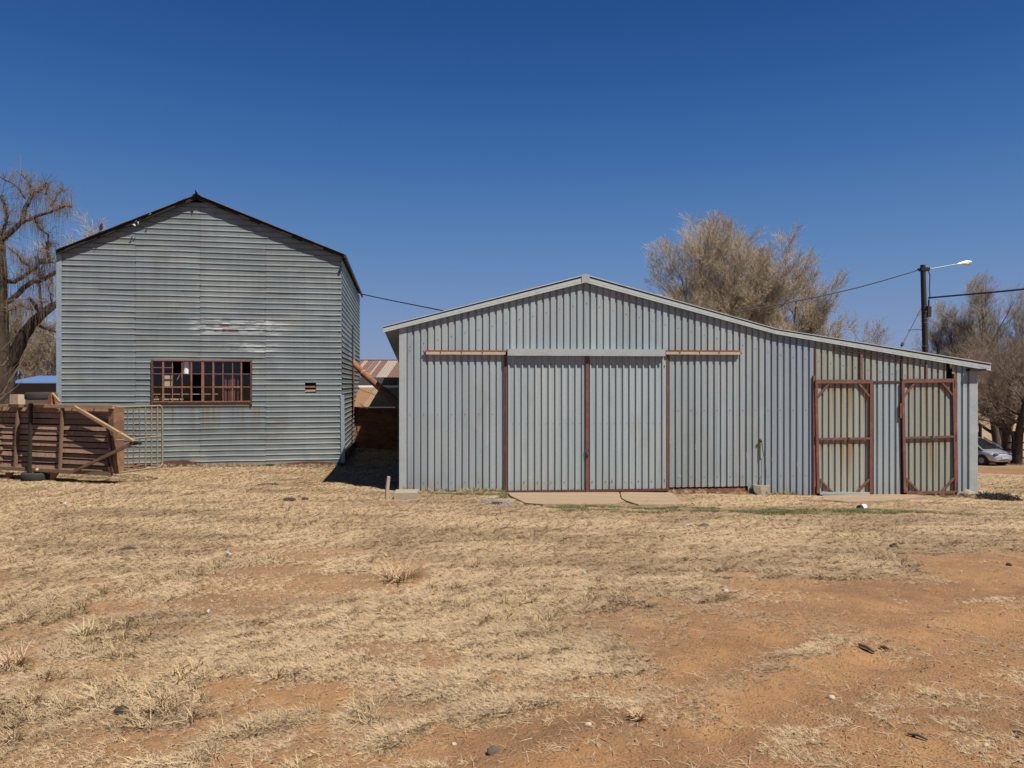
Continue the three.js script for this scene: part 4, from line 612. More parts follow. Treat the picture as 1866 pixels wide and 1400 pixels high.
  for (const px of [10, 92]) { const g = new G(), a = P(px + 3, 862, 0.05), b = P(px, 875, 0.05); g.hex([[a[0] - 0.1, b[1], 0.02], [a[0] - 0.02, b[1], 0.02], [a[0] - 0.02, b[1], -0.04], [a[0] - 0.1, b[1], -0.04], [a[0] - 0.12, a[1], 0.02], [a[0] + 0.14, a[1], 0.02], [a[0] + 0.14, a[1], -0.04], [a[0] - 0.12, a[1], -0.04]]); mesh('guard_stay', g, M.rustPale, o); }
  { const g = new G(); const a = P(66, 857, 0.12); g.ellipsoid([a[0] + 0.02, a[1], 0.12], [0.05, 0.05, 0.04], 0.3, 0.1, 8); mesh('hub_cap', g, M.beige, o); }
}

// ---------------------------------------------------------------- trees
function growTree(name, label, base, o, group) {
  const r = rng(o.seed), tr = new G(), lim = new G(), cr = new G(), root = thing(name, label, 'tree', base, 0, group);
  const rot = (d, ang, az) => { const D = new THREE.Vector3(...d).normalize(), U = Math.abs(D.y) > 0.95 ? new THREE.Vector3(1, 0, 0) : new THREE.Vector3(0, 1, 0), A = new THREE.Vector3().crossVectors(D, U).normalize(), B = new THREE.Vector3().crossVectors(D, A); const k = A.multiplyScalar(Math.cos(az)).add(B.multiplyScalar(Math.sin(az))); return D.multiplyScalar(Math.cos(ang)).add(k.multiplyScalar(Math.sin(ang))).toArray(); };
  function grow(p, d, len, rad, lv, store) {
    const last = lv === o.kids.length, ns = last ? 1 : lv === 0 ? 7 : lv === 1 ? 6 : lv === 2 ? 4 : 3, pts = [p.slice()], rr = [rad]; let D = d.slice(); const trop = o.trop[Math.min(lv, o.trop.length - 1)], wig = o.wig[Math.min(lv, o.wig.length - 1)];
    for (let i = 1; i <= ns; i++) { D = [D[0] + (r() - 0.5) * wig, D[1] + (r() - 0.5) * wig * 0.6 + trop / ns, D[2] + (r() - 0.5) * wig]; const l = Math.hypot(...D); D = D.map((v) => v / l); const q = pts[i - 1]; pts.push([q[0] + D[0] * len / ns, q[1] + D[1] * len / ns, q[2] + D[2] * len / ns]); rr.push(rad * mix(1, lv === 0 ? 0.22 : 0.22, i / ns)); }
    const g = lv === 0 ? tr : lv === 1 ? lim : cr; const t = 0.75 + 0.5 * r(); g.col = lv >= 2 ? [t, t * (0.93 + 0.12 * r()), t * (0.88 + 0.2 * r())] : [1, 1, 1];
    g.tube(pts, rr, lv === 0 ? 9 : lv === 1 ? 6 : lv === 2 ? 4 : 3, lv < 2);
    if (last) return;
    const n = o.kids[lv]; for (let k = 0; k < n; k++) { const t = mix(o.from[lv], 1, (k + r()) / n), f = t * ns, i = Math.min(ns - 1, Math.floor(f)), u = f - i, q = [0, 1, 2].map((c) => mix(pts[i][c], pts[i + 1][c], u)), dd = [0, 1, 2].map((c) => pts[i + 1][c] - pts[i][c]); const ang = o.ang[lv] * (0.65 + 0.7 * r()); grow(q, rot(dd, ang, k * 2.4 + r() * 1.5), len * o.ratio[lv] * (1 - o.taper[lv] * t) * (0.75 + 0.5 * r()), Math.max(o.minR, mix(rr[i], rr[i + 1], u) * o.rr[lv]), lv + 1); }
  }
  for (const [dx, dz, lean, az, len, rad] of o.stems) grow([dx, -0.2, dz], rot([0, 1, 0], lean, az - Math.PI / 2), len, rad, 0);
  mesh('trunk', tr, o.bark, root); if (lim.p.length) mesh('limb', lim, o.bark, root); mesh('crown', cr, o.twig, root);
  return root;
}
const bark = std({ map: barkTile, color: colr(0.15, 0.11, 0.08), roughness: 0.95, bumpMap: soilBump, bumpScale: 0.01 });
const twigTan = std({ color: colr(0.52, 0.42, 0.295), roughness: 0.9 }), twigGrey = std({ color: colr(0.40, 0.33, 0.235), roughness: 0.9 }), twigThick = std({ color: colr(0.33, 0.25, 0.165), roughness: 0.9 }), twigRed = std({ color: colr(0.25, 0.18, 0.135), roughness: 0.9 }), twigWillow = std({ color: colr(0.235, 0.175, 0.12), roughness: 0.9 });
const gAt = (px, d) => { const x = (px - CX) / F * d; return [x, terrain(x, -d), -d]; };
const POP = { kids: [15, 10, 9, 7], from: [0.22, 0.12, 0.12, 0.1], ang: [0.55, 0.65, 0.7, 0.7], ratio: [0.40, 0.48, 0.6, 0.85], taper: [0.42, 0.35, 0.3, 0.2], rr: [0.5, 0.5, 0.5, 0.6], minR: 0.0085, trop: [0.22, 0.55, 0.5, 0.35], wig: [0.16, 0.34, 0.5, 0.5] };
growTree('bare_poplar', 'large bare tan tree fanning up behind the middle of the shed roof', gAt(1318, 47), { ...POP, seed: 5, bark, twig: twigTan, stems: [[-0.4, 0, 0.28, 3.05, 11.2, 0.2], [-0.2, 0.2, 0.17, 2.8, 12.0, 0.22], [0.1, -0.2, 0.05, 2.8, 11.6, 0.25], [0.2, 0.1, 0.07, 0.1, 12.4, 0.2], [0.4, 0.4, 0.16, 0.3, 11.4, 0.18], [0.5, -0.3, 0.25, -0.15, 10.4, 0.17], [-0.3, 0, 0.40, 3.2, 8.8, 0.15]] });
growTree('bare_poplar', 'bare tan tree sloping down to the right of the large one behind the shed', gAt(1420, 49), { ...POP, seed: 9, bark, twig: twigTan, kids: [13, 9, 8, 7], stems: [[0, 0, 0.1, 3.0, 10.6, 0.18], [0.3, 0, 0.06, 0.2, 10.4, 0.18], [0.4, -0.2, 0.18, 0.1, 9.8, 0.16], [0.2, 0.3, 0.30, 0.05, 9.0, 0.15], [0.1, -0.3, 0.46, 0.1, 8.0, 0.12]] });
growTree('bare_bush_tree', 'small round bare treetop showing over the shed roof left of the pole', gAt(1556, 85), { ...POP, seed: 14, bark, twig: twigGrey, minR: 0.011, kids: [12, 8, 6, 4], ang: [0.8, 0.7, 0.6, 0.6], stems: [[0, 0, 0.05, 0, 11.4, 0.2], [0, 0, 0.14, 2.5, 10.8, 0.16], [0, 0, 0.14, 0.3, 10.8, 0.16]] });
growTree('bare_tree', 'pale bare tree right behind the dark street lamp pole', gAt(1738, 62), { ...POP, seed: 17, bark, twig: twigGrey, minR: 0.008, kids: [14, 9, 8, 6], stems: [[0, 0, 0.06, 1, 10.2, 0.24], [0.4, 0, 0.18, 3.0, 9.6, 0.2], [-0.3, 0.3, 0.2, 0.1, 9.6, 0.2]] });
growTree('bare_tree', 'tall pale bare tree at the right edge under the thick cable', gAt(1826, 60), { ...POP, seed: 23, bark, twig: twigGrey, minR: 0.008, kids: [14, 9, 8, 6], stems: [[0, 0, 0.02, 1, 11.8, 0.26], [0.3, 0, 0.17, 3.1, 11.3, 0.22], [0.1, 0.3, 0.2, 0, 11.4, 0.2]] });
const RED = { ...POP, kids: [12, 10, 9, 8], from: [0.3, 0.15, 0.1, 0.1], ang: [0.85, 0.75, 0.7, 0.6], ratio: [0.8, 0.55, 0.55, 0.8], trop: [0.2, 0.2, 0.25, 0.2], wig: [0.2, 0.4, 0.5, 0.5], minR: 0.008, taper: [0.3, 0.3, 0.3, 0.2] };
growTree('dark_bare_tree', 'dark reddish bare tree with a thick trunk right of the silver car', gAt(1852, 44.5), { ...RED, seed: 28, bark, twig: twigRed, stems: [[0, 0, 0.06, 0.4, 4.9, 0.34]] });
growTree('dark_bare_tree', 'dark reddish bare tree with a straight trunk directly behind the silver car', gAt(1833, 50), { ...RED, seed: 33, bark, twig: twigRed, stems: [[0, 0, 0.03, 0.4, 5.6, 0.34]] });
growTree('dark_bare_tree', 'leaning bare tree behind the roof of the silver car', gAt(1822, 53), { ...RED, seed: 37, bark, twig: twigRed, kids: [9, 8, 7, 5], stems: [[0, 0, 0.16, 3.1, 5.4, 0.34]] });
// brown thicket far behind the trailer, and the tip behind the barn roof
const FAR = { ...POP, kids: [10, 8, 6, 5], minR: 0.012, wig: [0.2, 0.35, 0.5, 0.6], ang: [0.6, 0.6, 0.7, 0.7] };
[[-25, 72, 9.2, 'brown bare tree far behind the trailer at the left edge'], [28, 66, 8.4, 'brown bare tree behind the willow trunk, far off'], [62, 70, 8.2, 'brown bare tree beside the blue roof, far off'], [95, 64, 7.2, 'low brown bare tree next to the left barn corner, far off']].forEach(([px, d, h, l], i) => growTree('thicket_tree', l, gAt(px, d), { ...FAR, seed: 50 + i, bark, twig: twigThick, stems: [[0, 0, 0.1, 1, h, 0.18], [0.5, 0.3, 0.25, 2.8, h * 0.9, 0.14], [-0.4, 0, 0.25, 0.1, h * 0.92, 0.14]] }));
growTree('bare_treetop', 'tan treetop peeking over the left slope of the barn roof', gAt(176, 40), { ...POP, seed: 61, bark, twig: twigTan, kids: [10, 7, 6, 4], stems: [[0, 0, 0.03, 0.4, 9.4, 0.16], [0.2, 0, 0.13, 0.1, 9.0, 0.14], [-0.2, 0, 0.15, 3.0, 9.0, 0.14]] });

{ // old weeping willow at the left edge
  const D = 27, o = thing('willow_tree', 'old bare weeping willow at the left edge behind the trailer', 'tree', [0, 0, 0]);
  const r = rng(77), limb = new G(), tw = new G(), all = [];
  const add = (pts, r0, r1, dz = 0) => { const P = pts.map(([x, y], i) => at(x, y, D + dz * i / (pts.length - 1) + (i ? (r() - 0.5) * 0.3 : 0))), n = P.length; const Q = [], RR = []; for (let i = 0; i < n - 1; i++) for (let k = 0; k < 3; k++) { const t = k / 3; Q.push([0, 1, 2].map((c) => mix(P[i][c], P[i + 1][c], t) + (k ? (r() - 0.5) * 0.05 : 0))); RR.push(mix(r0, r1, (i + t) / (n - 1)) * (0.92 + 0.16 * r())); } Q.push(P[n - 1]); RR.push(r1); limb.tube(Q, RR, 9); all.push([Q, RR]); };
  const px = D / F;
  add([[-8, 850], [-4, 760], [0, 690], [4, 600], [3, 520], [0, 440]], 14 * px, 8 * px);                     // left trunk at the frame edge
  add([[0, 440], [18, 424], [40, 404], [46, 378], [58, 355], [74, 346], [86, 334]], 5.5 * px, 1.6 * px, 0.5);
  add([[40, 406], [62, 396], [92, 387], [108, 380], [118, 375], [131, 378]], 3.2 * px, 0.9 * px, -0.6);
  add([[52, 372], [58, 350], [50, 328], [30, 312]], 2 * px, 0.7 * px, 0.8); add([[46, 362], [30, 340], [0, 322]], 1.5 * px, 0.8 * px); add([[84, 355], [87, 335]], 1.4 * px, 0.6 * px); add([[90, 377], [108, 350], [120, 346]], 1.3 * px, 0.6 * px, 0.4);
  add([[64, 398], [68, 412], [88, 428], [86, 460], [92, 478]], 1.7 * px, 1.1 * px, -0.3);
  add([[0, 430], [8, 412], [13, 395], [7, 372], [0, 357]], 3.2 * px, 2 * px);
  add([[6, 513], [26, 514], [44, 503], [60, 492], [72, 480], [96, 478]], 4 * px, 1.5 * px, 0.5);
  add([[60, 494], [50, 482], [40, 478], [30, 462], [16, 453]], 2.4 * px, 1.1 * px, -0.6); add([[72, 480], [62, 468]], 1.6 * px, 0.8 * px); add([[90, 480], [84, 455], [86, 440]], 1.6 * px, 0.9 * px);
  add([[8, 553], [28, 540], [46, 522], [60, 513], [84, 507], [104, 494], [125, 484]], 5 * px, 3 * px, 1.0);
  add([[-2, 860], [2, 735], [14, 690], [24, 652], [40, 615], [58, 590], [75, 574], [92, 560], [115, 546], [140, 536]], 15 * px, 4.5 * px, 1.4);
  add([[74, 574], [64, 556], [52, 543]], 4.5 * px, 2.4 * px, -0.5); add([[70, 592], [84, 600], [103, 605]], 2.8 * px, 2.0 * px, 0.3); add([[78, 565], [74, 548], [70, 508], [72, 492]], 2.5 * px, 1.2 * px); add([[96, 556], [88, 526], [92, 512]], 1.4 * px, 0.8 * px); add([[60, 565], [48, 562], [36, 556], [28, 564], [10, 566]], 1.8 * px, 0.9 * px);
  add([[-40, 470], [-70, 440], [-110, 420]], 5 * px, 2 * px); add([[0, 520], [-40, 480], [-60, 400], [-40, 350]], 6 * px, 2 * px);
  // fine twigs: bushy shoots, then long hanging strands
  const up = (q, n, l) => { for (let i = 0; i < n; i++) { const a = r() * 6.28, e = 0.0 + r() * 1.4, d = [Math.cos(a) * Math.cos(e), Math.sin(e), Math.sin(a) * Math.cos(e)], t = 0.7 + 0.6 * r(), L = l * (0.5 + r()), P = [q]; tw.col = [t, t * 0.96, t * (0.85 + 0.2 * r())]; for (let k = 1; k <= 3; k++) P.push([q[0] + d[0] * L * k / 3, q[1] + d[1] * L * k / 3 - 0.10 * L * k * k / 3, q[2] + d[2] * L * k / 3]); tw.tube(P, [0.009, 0.007, 0.005, 0.003], 3, false); for (let m = 0; m < 2; m++) { const b = P[1 + Math.floor(r() * 3)]; hang(b, 0.25 + r() * (r() < 0.16 ? 1.3 : 0.4)); } } };
  const hang = (b, L) => { const t = 0.7 + 0.6 * r(); tw.col = [t, t * 0.97, t * (0.8 + 0.25 * r())]; const dx = (r() - 0.5) * 0.6, dz = (r() - 0.5) * 0.6; const P = []; for (let k = 0; k <= 4; k++) { const s = k / 4; P.push([b[0] + dx * Math.sqrt(s) * 0.6 + (r() - 0.5) * 0.03, b[1] - L * s + 0.14 * Math.sin(s * 3.1), b[2] + dz * Math.sqrt(s) * 0.6]); } tw.tube(P, [0.0042, 0.004, 0.0036, 0.003, 0.002], 3, false); };
  for (const [Q, RR] of all) for (let i = 1; i < Q.length; i++) { if (RR[i] > 0.13) continue; const thin = sst(0.14, 0.03, RR[i]); const n = Math.round((0.25 + 2.5 * thin) + r()); for (let k = 0; k < n; k++) up([mix(Q[i - 1][0], Q[i][0], r()), mix(Q[i - 1][1], Q[i][1], r()), Q[i][2]], 1 + Math.round(r() * 2), 0.28 + 0.45 * r()); }
  const bk = std({ map: barkTile, color: colr(0.125, 0.088, 0.06), roughness: 0.95, bumpMap: soilBump, bumpScale: 0.03 });
  mesh('trunk', limb, bk, o); mesh('crown', tw, twigWillow, o);
}
{ // dead branches lying over the trailer's far corner
  const o = thing('dead_branch', 'grey dead branches lying over the top of the tipped trailer', 'branch', [0, 0, 0]); const r = rng(5), g = new G();
  for (const [a, b, w] of [[[-10, 742], [62, 622], 0.03], [[-5, 735], [40, 695], 0.022], [[0, 668], [18, 648], 0.02], [[14, 655], [38, 690], 0.02], [[-6, 725], [34, 683], 0.014], [[0, 690], [36, 660], 0.012], [[-4, 722], [24, 716], 0.03], [[0, 745], [30, 700], 0.012], [[5, 738], [68, 719], 0.010], [[24, 735], [58, 738], 0.01], [[12, 700], [52, 648], 0.010], [[3, 640], [36, 600], 0.012]]) { const A = at(...a, 19.6), B = at(...b, 19.9 + r()), P = []; for (let k = 0; k <= 5; k++) P.push([0, 1, 2].map((c) => mix(A[c], B[c], k / 5) + (k && k < 5 ? (r() - 0.5) * 0.05 : 0))); g.tube(P, [w, w * 0.95, w * 0.85, w * 0.7, w * 0.5, w * 0.25], 6); }
  mesh('branch', g, bark, o);
}
{ // blue roof far behind the trailer
  const D = 58, a = at(18, 699, D), b = at(135, 690, D), o = thing('blue_roofed_building', 'far low building with a bright blue roof behind the willow', 'building', [a[0], terrain(a[0], -D), -D]);
  const y0 = a[1] - o.position.y, y1 = b[1] - o.position.y, W = b[0] - a[0]; const g = new G(); g.hex([[-0.3, y0, 0.5], [W, y0, 0.5], [W, y1 + 0.2, -4], [-0.3, y1 + 0.2, -4], [-0.3, y0 + 0.06, 0.5], [W, y0 + 0.06, 0.5], [W, y1 + 0.26, -4], [-0.3, y1 + 0.26, -4]]); mesh('roof', g, std({ map: noiseTile, color: colr(0.13, 0.25, 0.50), roughness: 0.6 }), o); const w = new G(); w.box(0, W, -0.3, y0, -4, 0); mesh('wall', w, std({ color: colr(0.16, 0.11, 0.07), roughness: 0.9 }), o);
}
// ---------------------------------------------------------------- street lamp, wires
{
  const D = 33, p = at(1685, 700, D), y0 = terrain(p[0], p[2]), o = thing('street_lamp', 'dark wooden pole with a white lamp head on a long arm', 'street lamp', [p[0], y0, p[2]]);
  const L = (px, py, dz = 0) => { const q = at(px, py, D - dz); return [q[0] - p[0], q[1] - y0, q[2] - p[2]]; };
  const g = new G(); g.tube([[0, 0, 0], L(1686.5, 640), L(1682, 483)], [0.15, 0.125, 0.105], 14); mesh('pole', g, M.brown, o);
  const a = new G(); a.tube([L(1688, 489), L(1700, 489.5), L(1745, 481.5)], [0.03, 0.022, 0.022], 8); mesh('arm', a, M.galv, o);
  const br = new G(); br.box(-0.2, 0.18, L(1682, 494)[1], L(1682, 488)[1], -0.12, 0.12); br.tube([L(1676, 491), L(1673, 491)], 0.05, 6); mesh('bracket', br, M.dark, o);
  const h = new G(), A = L(1744.5, 481.5), B = L(1771, 477.5); const pts = [], rr = []; for (let k = 0; k <= 6; k++) { const t = k / 6; pts.push([mix(A[0], B[0], t), mix(A[1], B[1], t) , 0]); rr.push([0.03, 0.055, 0.075, 0.095, 0.1, 0.085, 0.03][k]); } h.tube(pts, rr, 12); mesh('lamp_head', h, M.white, o);
  const gl = new G(); gl.ellipsoid([mix(A[0], B[0], 0.64), mix(A[1], B[1], 0.64) - 0.09, 0], [0.2, 0.08, 0.1], 0.4, 0.0, 10); mesh('lamp_bowl', gl, std({ color: colr(0.33, 0.24, 0.17), roughness: 0.25 }), o);
  const c = new G(); c.tube([L(1692, 493), L(1695, 502), L(1694, 525), L(1695, 545)], 0.022, 6); c.tube([L(1693, 546), L(1692.5, 556), L(1693, 575)], 0.04, 6); mesh('drop_cable', c, M.cable, o);
  const bx = new G(), q = L(1692, 565); bx.box(q[0] - 0.1, q[0] + 0.06, L(0, 578)[1], L(0, 559)[1], -0.1, 0.14); mesh('junction_box', bx, M.brown, o);
  const bands = new G(); for (const y of [558, 568, 581, 588, 631]) { const t = L(1685.5, y); bands.tube([[t[0], t[1] - 0.012, 0], [t[0], t[1] + 0.012, 0]], 0.128, 12); } mesh('metal_band', bands, M.steel, o);
}
const wire = (name, label, cat, pts, r) => { const o = thing(name, label, cat, [0, 0, 0]); const c = new THREE.CatmullRomCurve3(pts.map((p) => new THREE.Vector3(...p))); const g = new G(); g.tube(c.getPoints(28).map((v) => v.toArray()), r, 6); mesh('wire', g, M.cable, o); return o; };
wire('overhead_cable', 'thin black cable sagging from the lamp pole left to the shed roof', 'cable', [at(1674, 492, 33), at(1660, 496.5, 33), at(1560, 525, 31), at(1450, 549, 29.5), at(1335, 570, 28)], 0.022);
wire('overhead_cable', 'thick black cable running right from the lamp pole to the frame edge', 'cable', [at(1692, 543, 33), at(1760, 537, 31), at(1866, 527, 29), at(1960, 514, 28)], 0.036);
wire('overhead_cable', 'thin cable from the barn eave to the shed roof', 'cable', [at(659, 536, 33.6), at(700, 545, 32), at(760, 557, 30), at(815, 568, 28)], 0.022);
{ const o = wire('stay_wire', 'slanting stay wire with a dark insulator left of the lamp pole', 'wire', [at(1680, 560, 33), at(1661, 597, 32.6), at(1642, 634, 32.2), at(1640, 642, 32.1)], 0.014); const g = new G(); g.tube([at(1646, 625, 32.3), at(1643.5, 630, 32.25)], 0.06, 8); mesh('insulator', g, M.cable, o); }
wire('bracket_wire', 'short level wire from the lamp pole to the stay wire', 'wire', [at(1682, 601, 33), at(1668, 601, 32.9), at(1655, 602, 32.8)], 0.015);

// ---------------------------------------------------------------- silver car
{
  const D = 42.5, c0 = at(1819.5, 0, D), phi = 0.36, ox = c0[0] + 0.3 - Math.sin(phi) * 1.1, oz = c0[2] - Math.cos(phi) * 1.1; const yG = terrain(ox + 0.6, oz + 0.4) + 0.02;
  const o = thing('silver_car', 'silver people carrier parked behind the right end of the shed', 'car', [ox, yG, oz], phi);   // local +z is the nose
  const paint = new THREE.MeshPhysicalMaterial({ color: new THREE.Color().setRGB(0.46, 0.48, 0.52), roughness: 0.32, metalness: 0.65, clearcoat: 1, clearcoatRoughness: 0.06 });
  const glass = new THREE.MeshPhysicalMaterial({ color: colr(0.02, 0.022, 0.028), roughness: 0.06, clearcoat: 1 });
  // lofted lower body: z station, half width, bottom, top, roundness
  const st = [[1.16, 0.50, 0.34, 0.55], [1.13, 0.66, 0.26, 0.64], [1.02, 0.78, 0.22, 0.74], [0.8, 0.835, 0.21, 0.84], [0.45, 0.86, 0.2, 0.93], [0.05, 0.865, 0.2, 1.02], [-0.6, 0.865, 0.2, 1.05], [-2.4, 0.865, 0.22, 1.07], [-2.9, 0.82, 0.28, 1.05], [-3.05, 0.7, 0.36, 0.95]].map(([z, w, b, t]) => [z, w, b, t]);
  const loft = (st, ring) => { const n = 20, pos = [], idx = []; st.forEach((s) => { for (let k = 0; k < n; k++) pos.push(...ring(s, k / n)); }); for (let i = 0; i < st.length - 1; i++) for (let k = 0; k < n; k++) { const a = i * n + k, b = i * n + (k + 1) % n; idx.push(a, b, b + n, a, b + n, a + n); } for (const [i, s] of [[0, 1], [st.length - 1, -1]]) for (let k = 1; k + 1 < n; k++) s > 0 ? idx.push(i * n, i * n + k + 1, i * n + k) : idx.push(i * n, i * n + k, i * n + k + 1); const g = new THREE.BufferGeometry(); g.setAttribute('position', new THREE.Float32BufferAttribute(pos, 3)); g.setIndex(idx); g.computeVertexNormals(); return g; };
  const sq = (v, e) => Math.sign(v) * Math.pow(Math.abs(v), e);
  const body = loft(st, ([z, w, b, t], u) => { const a = u * Math.PI * 2, x = sq(Math.cos(a), 0.5) * w, y = mix(b, t, 0.5 + 0.5 * sq(Math.sin(a), 0.62)); return [x, y, z]; });
  mesh('body', body, paint, o);
  const gh = [[0.42, 0.74, 0.90, 0.95], [0.05, 0.72, 0.96, 1.16], [-0.45, 0.66, 0.98, 1.46], [-0.75, 0.63, 0.98, 1.535], [-1.5, 0.62, 1.0, 1.56], [-2.4, 0.6, 1.0, 1.5], [-2.85, 0.6, 1.0, 1.2]];
  mesh('windows', loft(gh, ([z, w, b, t], u) => { const a = u * Math.PI * 2, yy = 0.5 + 0.5 * sq(Math.sin(a), 0.4), x = sq(Math.cos(a), 0.4) * mix(w + 0.1, w - 0.02, yy); return [x, mix(b, t, yy), z]; }), glass, o);
  const roof = loft([[-0.66, 0.60, 1.50, 1.535], [-0.9, 0.635, 1.5, 1.575], [-1.6, 0.635, 1.52, 1.60], [-2.4, 0.62, 1.46, 1.54], [-2.5, 0.58, 1.44, 1.5]], ([z, w, b, t], u) => { const a = u * Math.PI * 2; return [sq(Math.cos(a), 0.5) * w, mix(b, t, 0.5 + 0.5 * sq(Math.sin(a), 0.6)), z]; }); mesh('roof', roof, paint, o);
  for (const s of [-1, 1]) { const g = new G(); g.tube([[s * 0.83, 0.93, 0.42], [s * 0.76, 1.2, 0.02], [s * 0.66, 1.52, -0.6]], 0.045, 6); mesh('windscreen_pillar', g, paint, o); const h = new G(); h.ellipsoid([s * 0.55, 0.675, 1.05], [0.2, 0.085, 0.12], 0.2, 0, 10); mesh('headlight', h, new THREE.MeshPhysicalMaterial({ color: colr(0.22, 0.21, 0.2), roughness: 0.1, clearcoat: 1, metalness: 0.3 }), o); const m = new G(); m.ellipsoid([s * 0.97, 1.02, -0.05], [0.1, 0.08, 0.07], 0.2, 0, 8); mesh('wing_mirror', m, paint, o); const f = new G(); f.ellipsoid([s * 0.56, 0.37, 1.09], [0.13, 0.04, 0.05], 0.1, 0, 8); mesh('fog_lamp_recess', f, M.dark, o); }
  { const g = new G(); g.box(-0.42, 0.42, 0.335, 0.375, 1.1, 1.168); mesh('lower_grille', g, M.dark, o); const p = new G(); p.box(-0.26, 0.26, 0.42, 0.53, 1.15, 1.185); mesh('number_plate', p, std({ color: colr(0.5, 0.55, 0.6), roughness: 0.5 }), o); const q = new G(); q.bar([-0.28, 0.73, 1.02], [0.28, 0.73, 1.02], 0.05, 0.03); mesh('upper_grille', q, M.dark, o); }
  for (const [x, z] of [[-0.76, 0.42], [0.76, 0.42], [-0.76, -2.2], [0.76, -2.2]]) { const W = new THREE.Group(); W.name = numbered('wheel'); W.position.set(x, 0.3, z); W.rotation.z = Math.PI / 2; o.add(W); const arch = new G(); arch.tube([[0, -0.118, 0], [0, 0.118, 0]], 0.36, 18); mesh('wheel_arch', arch, M.dark, W); const t = new G(); t.tube([[0, -0.125, 0], [0, 0.125, 0]], 0.3, 20); mesh('tyre', t, M.rubber, W); const rm = new G(); rm.tube([[0, -0.13, 0], [0, 0.13, 0]], 0.175, 12); mesh('rim', rm, M.steel, W); }
}
// ---------------------------------------------------------------- posts, rail and far house at the right
const postTop = (name, label, px, py, py1, d, r, cat = 'post', grp) => { const p = at(px, py1, d), y = terrain(p[0], p[2]), o = thing(name, label, cat, [p[0], y, p[2]], 0, grp); const g = new G(); g.tube([[0, -0.1, 0], [0.01, at(px, py, d)[1] - y, 0]], r, 8); mesh('post', g, M.brown, o); return o; };
postTop('fence_post', 'tall dark fence post just right of the shed corner, behind the car roof', 1786.5, 772, 800, 47, 0.09); postTop('fence_post', 'short dark fence post stub against the shed corner, behind the car', 1781.5, 787, 800, 47.5, 0.09); postTop('gate_post', 'dark gate post left of the thick tree trunk right of the car', 1846.5, 786, 836, 46, 0.10);
{ const p = at(1846, 800, 46), y = terrain(p[0], p[2]), o = thing('field_gate', 'dark low rail gate between the post and the trunks right of the car', 'gate', [p[0], y, p[2]]); for (const h of [0.25, 0.75, 1.2]) { const g = new G(); g.bar([-0.45, h, -0.15], [3.2, h, 0.1], 0.05, 0.09); mesh('rail', g, M.brown, o); } for (const x of [-0.4, 1.4]) { const g = new G(); g.bar([x, 0, -0.1], [x, 1.35, -0.1], 0.06, 0.06); mesh('upright', g, M.brown, o); } }
{ const D = 240, a = at(1779, 748, D), b = at(1803, 734, D), o = thing('far_house', 'tiny white house across the far field, right of the shed', 'house', [a[0], terrain(a[0], -D), -D]); const W = b[0] - a[0], y1 = b[1] - o.position.y; const w = new G(); w.box(0, W, -0.5, y1 * 0.72, -5, 0); mesh('wall', w, M.white, o); const r = new G(); r.hex([[-0.3, y1 * 0.72, 0.4], [W + 0.3, y1 * 0.72, 0.4], [W + 0.3, y1 * 0.72, -5.4], [-0.3, y1 * 0.72, -5.4], [0.2, y1, -2.4], [W - 0.2, y1, -2.4], [W - 0.2, y1, -2.6], [0.2, y1, -2.6]]); mesh('roof', r, std({ color: colr(0.25, 0.2, 0.18), roughness: 0.8 }), o); for (const x of [0.9, 2.3, 3.4]) { const g = new G(); g.box(x, x + 0.6, 0.9, 1.9, 0, 0.03); mesh('window', g, M.dark, o); } }
{ // far line of bare scrub on the horizon
  const r = rng(90), g = new G(); for (let i = 0; i < 420; i++) { const d = 230 + r() * 260, px = r() < 0.55 ? 1600 + r() * 420 : -700 + r() * 2300, x = (px - CX) / F * d, y = terrain(x, -d), h = (2.2 + 4 * r() * r()) * (0.7 + d / 700), n = 26; for (let k = 0; k < n; k++) { const t = 0.7 + 0.6 * r(); g.col = [t, t, t]; const a = r() * 6.28, w = (0.3 + r()) * h * 0.55; g.tube([[x + (r() - 0.5) * h * 0.3, y, -d], [x + Math.cos(a) * w, y + h * (0.4 + 0.6 * r()), -d + Math.sin(a) * w]], [0.16, 0.05], 3, false); } }
  const m = mesh('far_scrub', g, std({ color: colr(0.155, 0.115, 0.085), roughness: 1 })); m.userData.kind = 'stuff'; m.userData.label = 'brown bare scrub and trees along the far horizon'; m.userData.category = 'scrub';
}

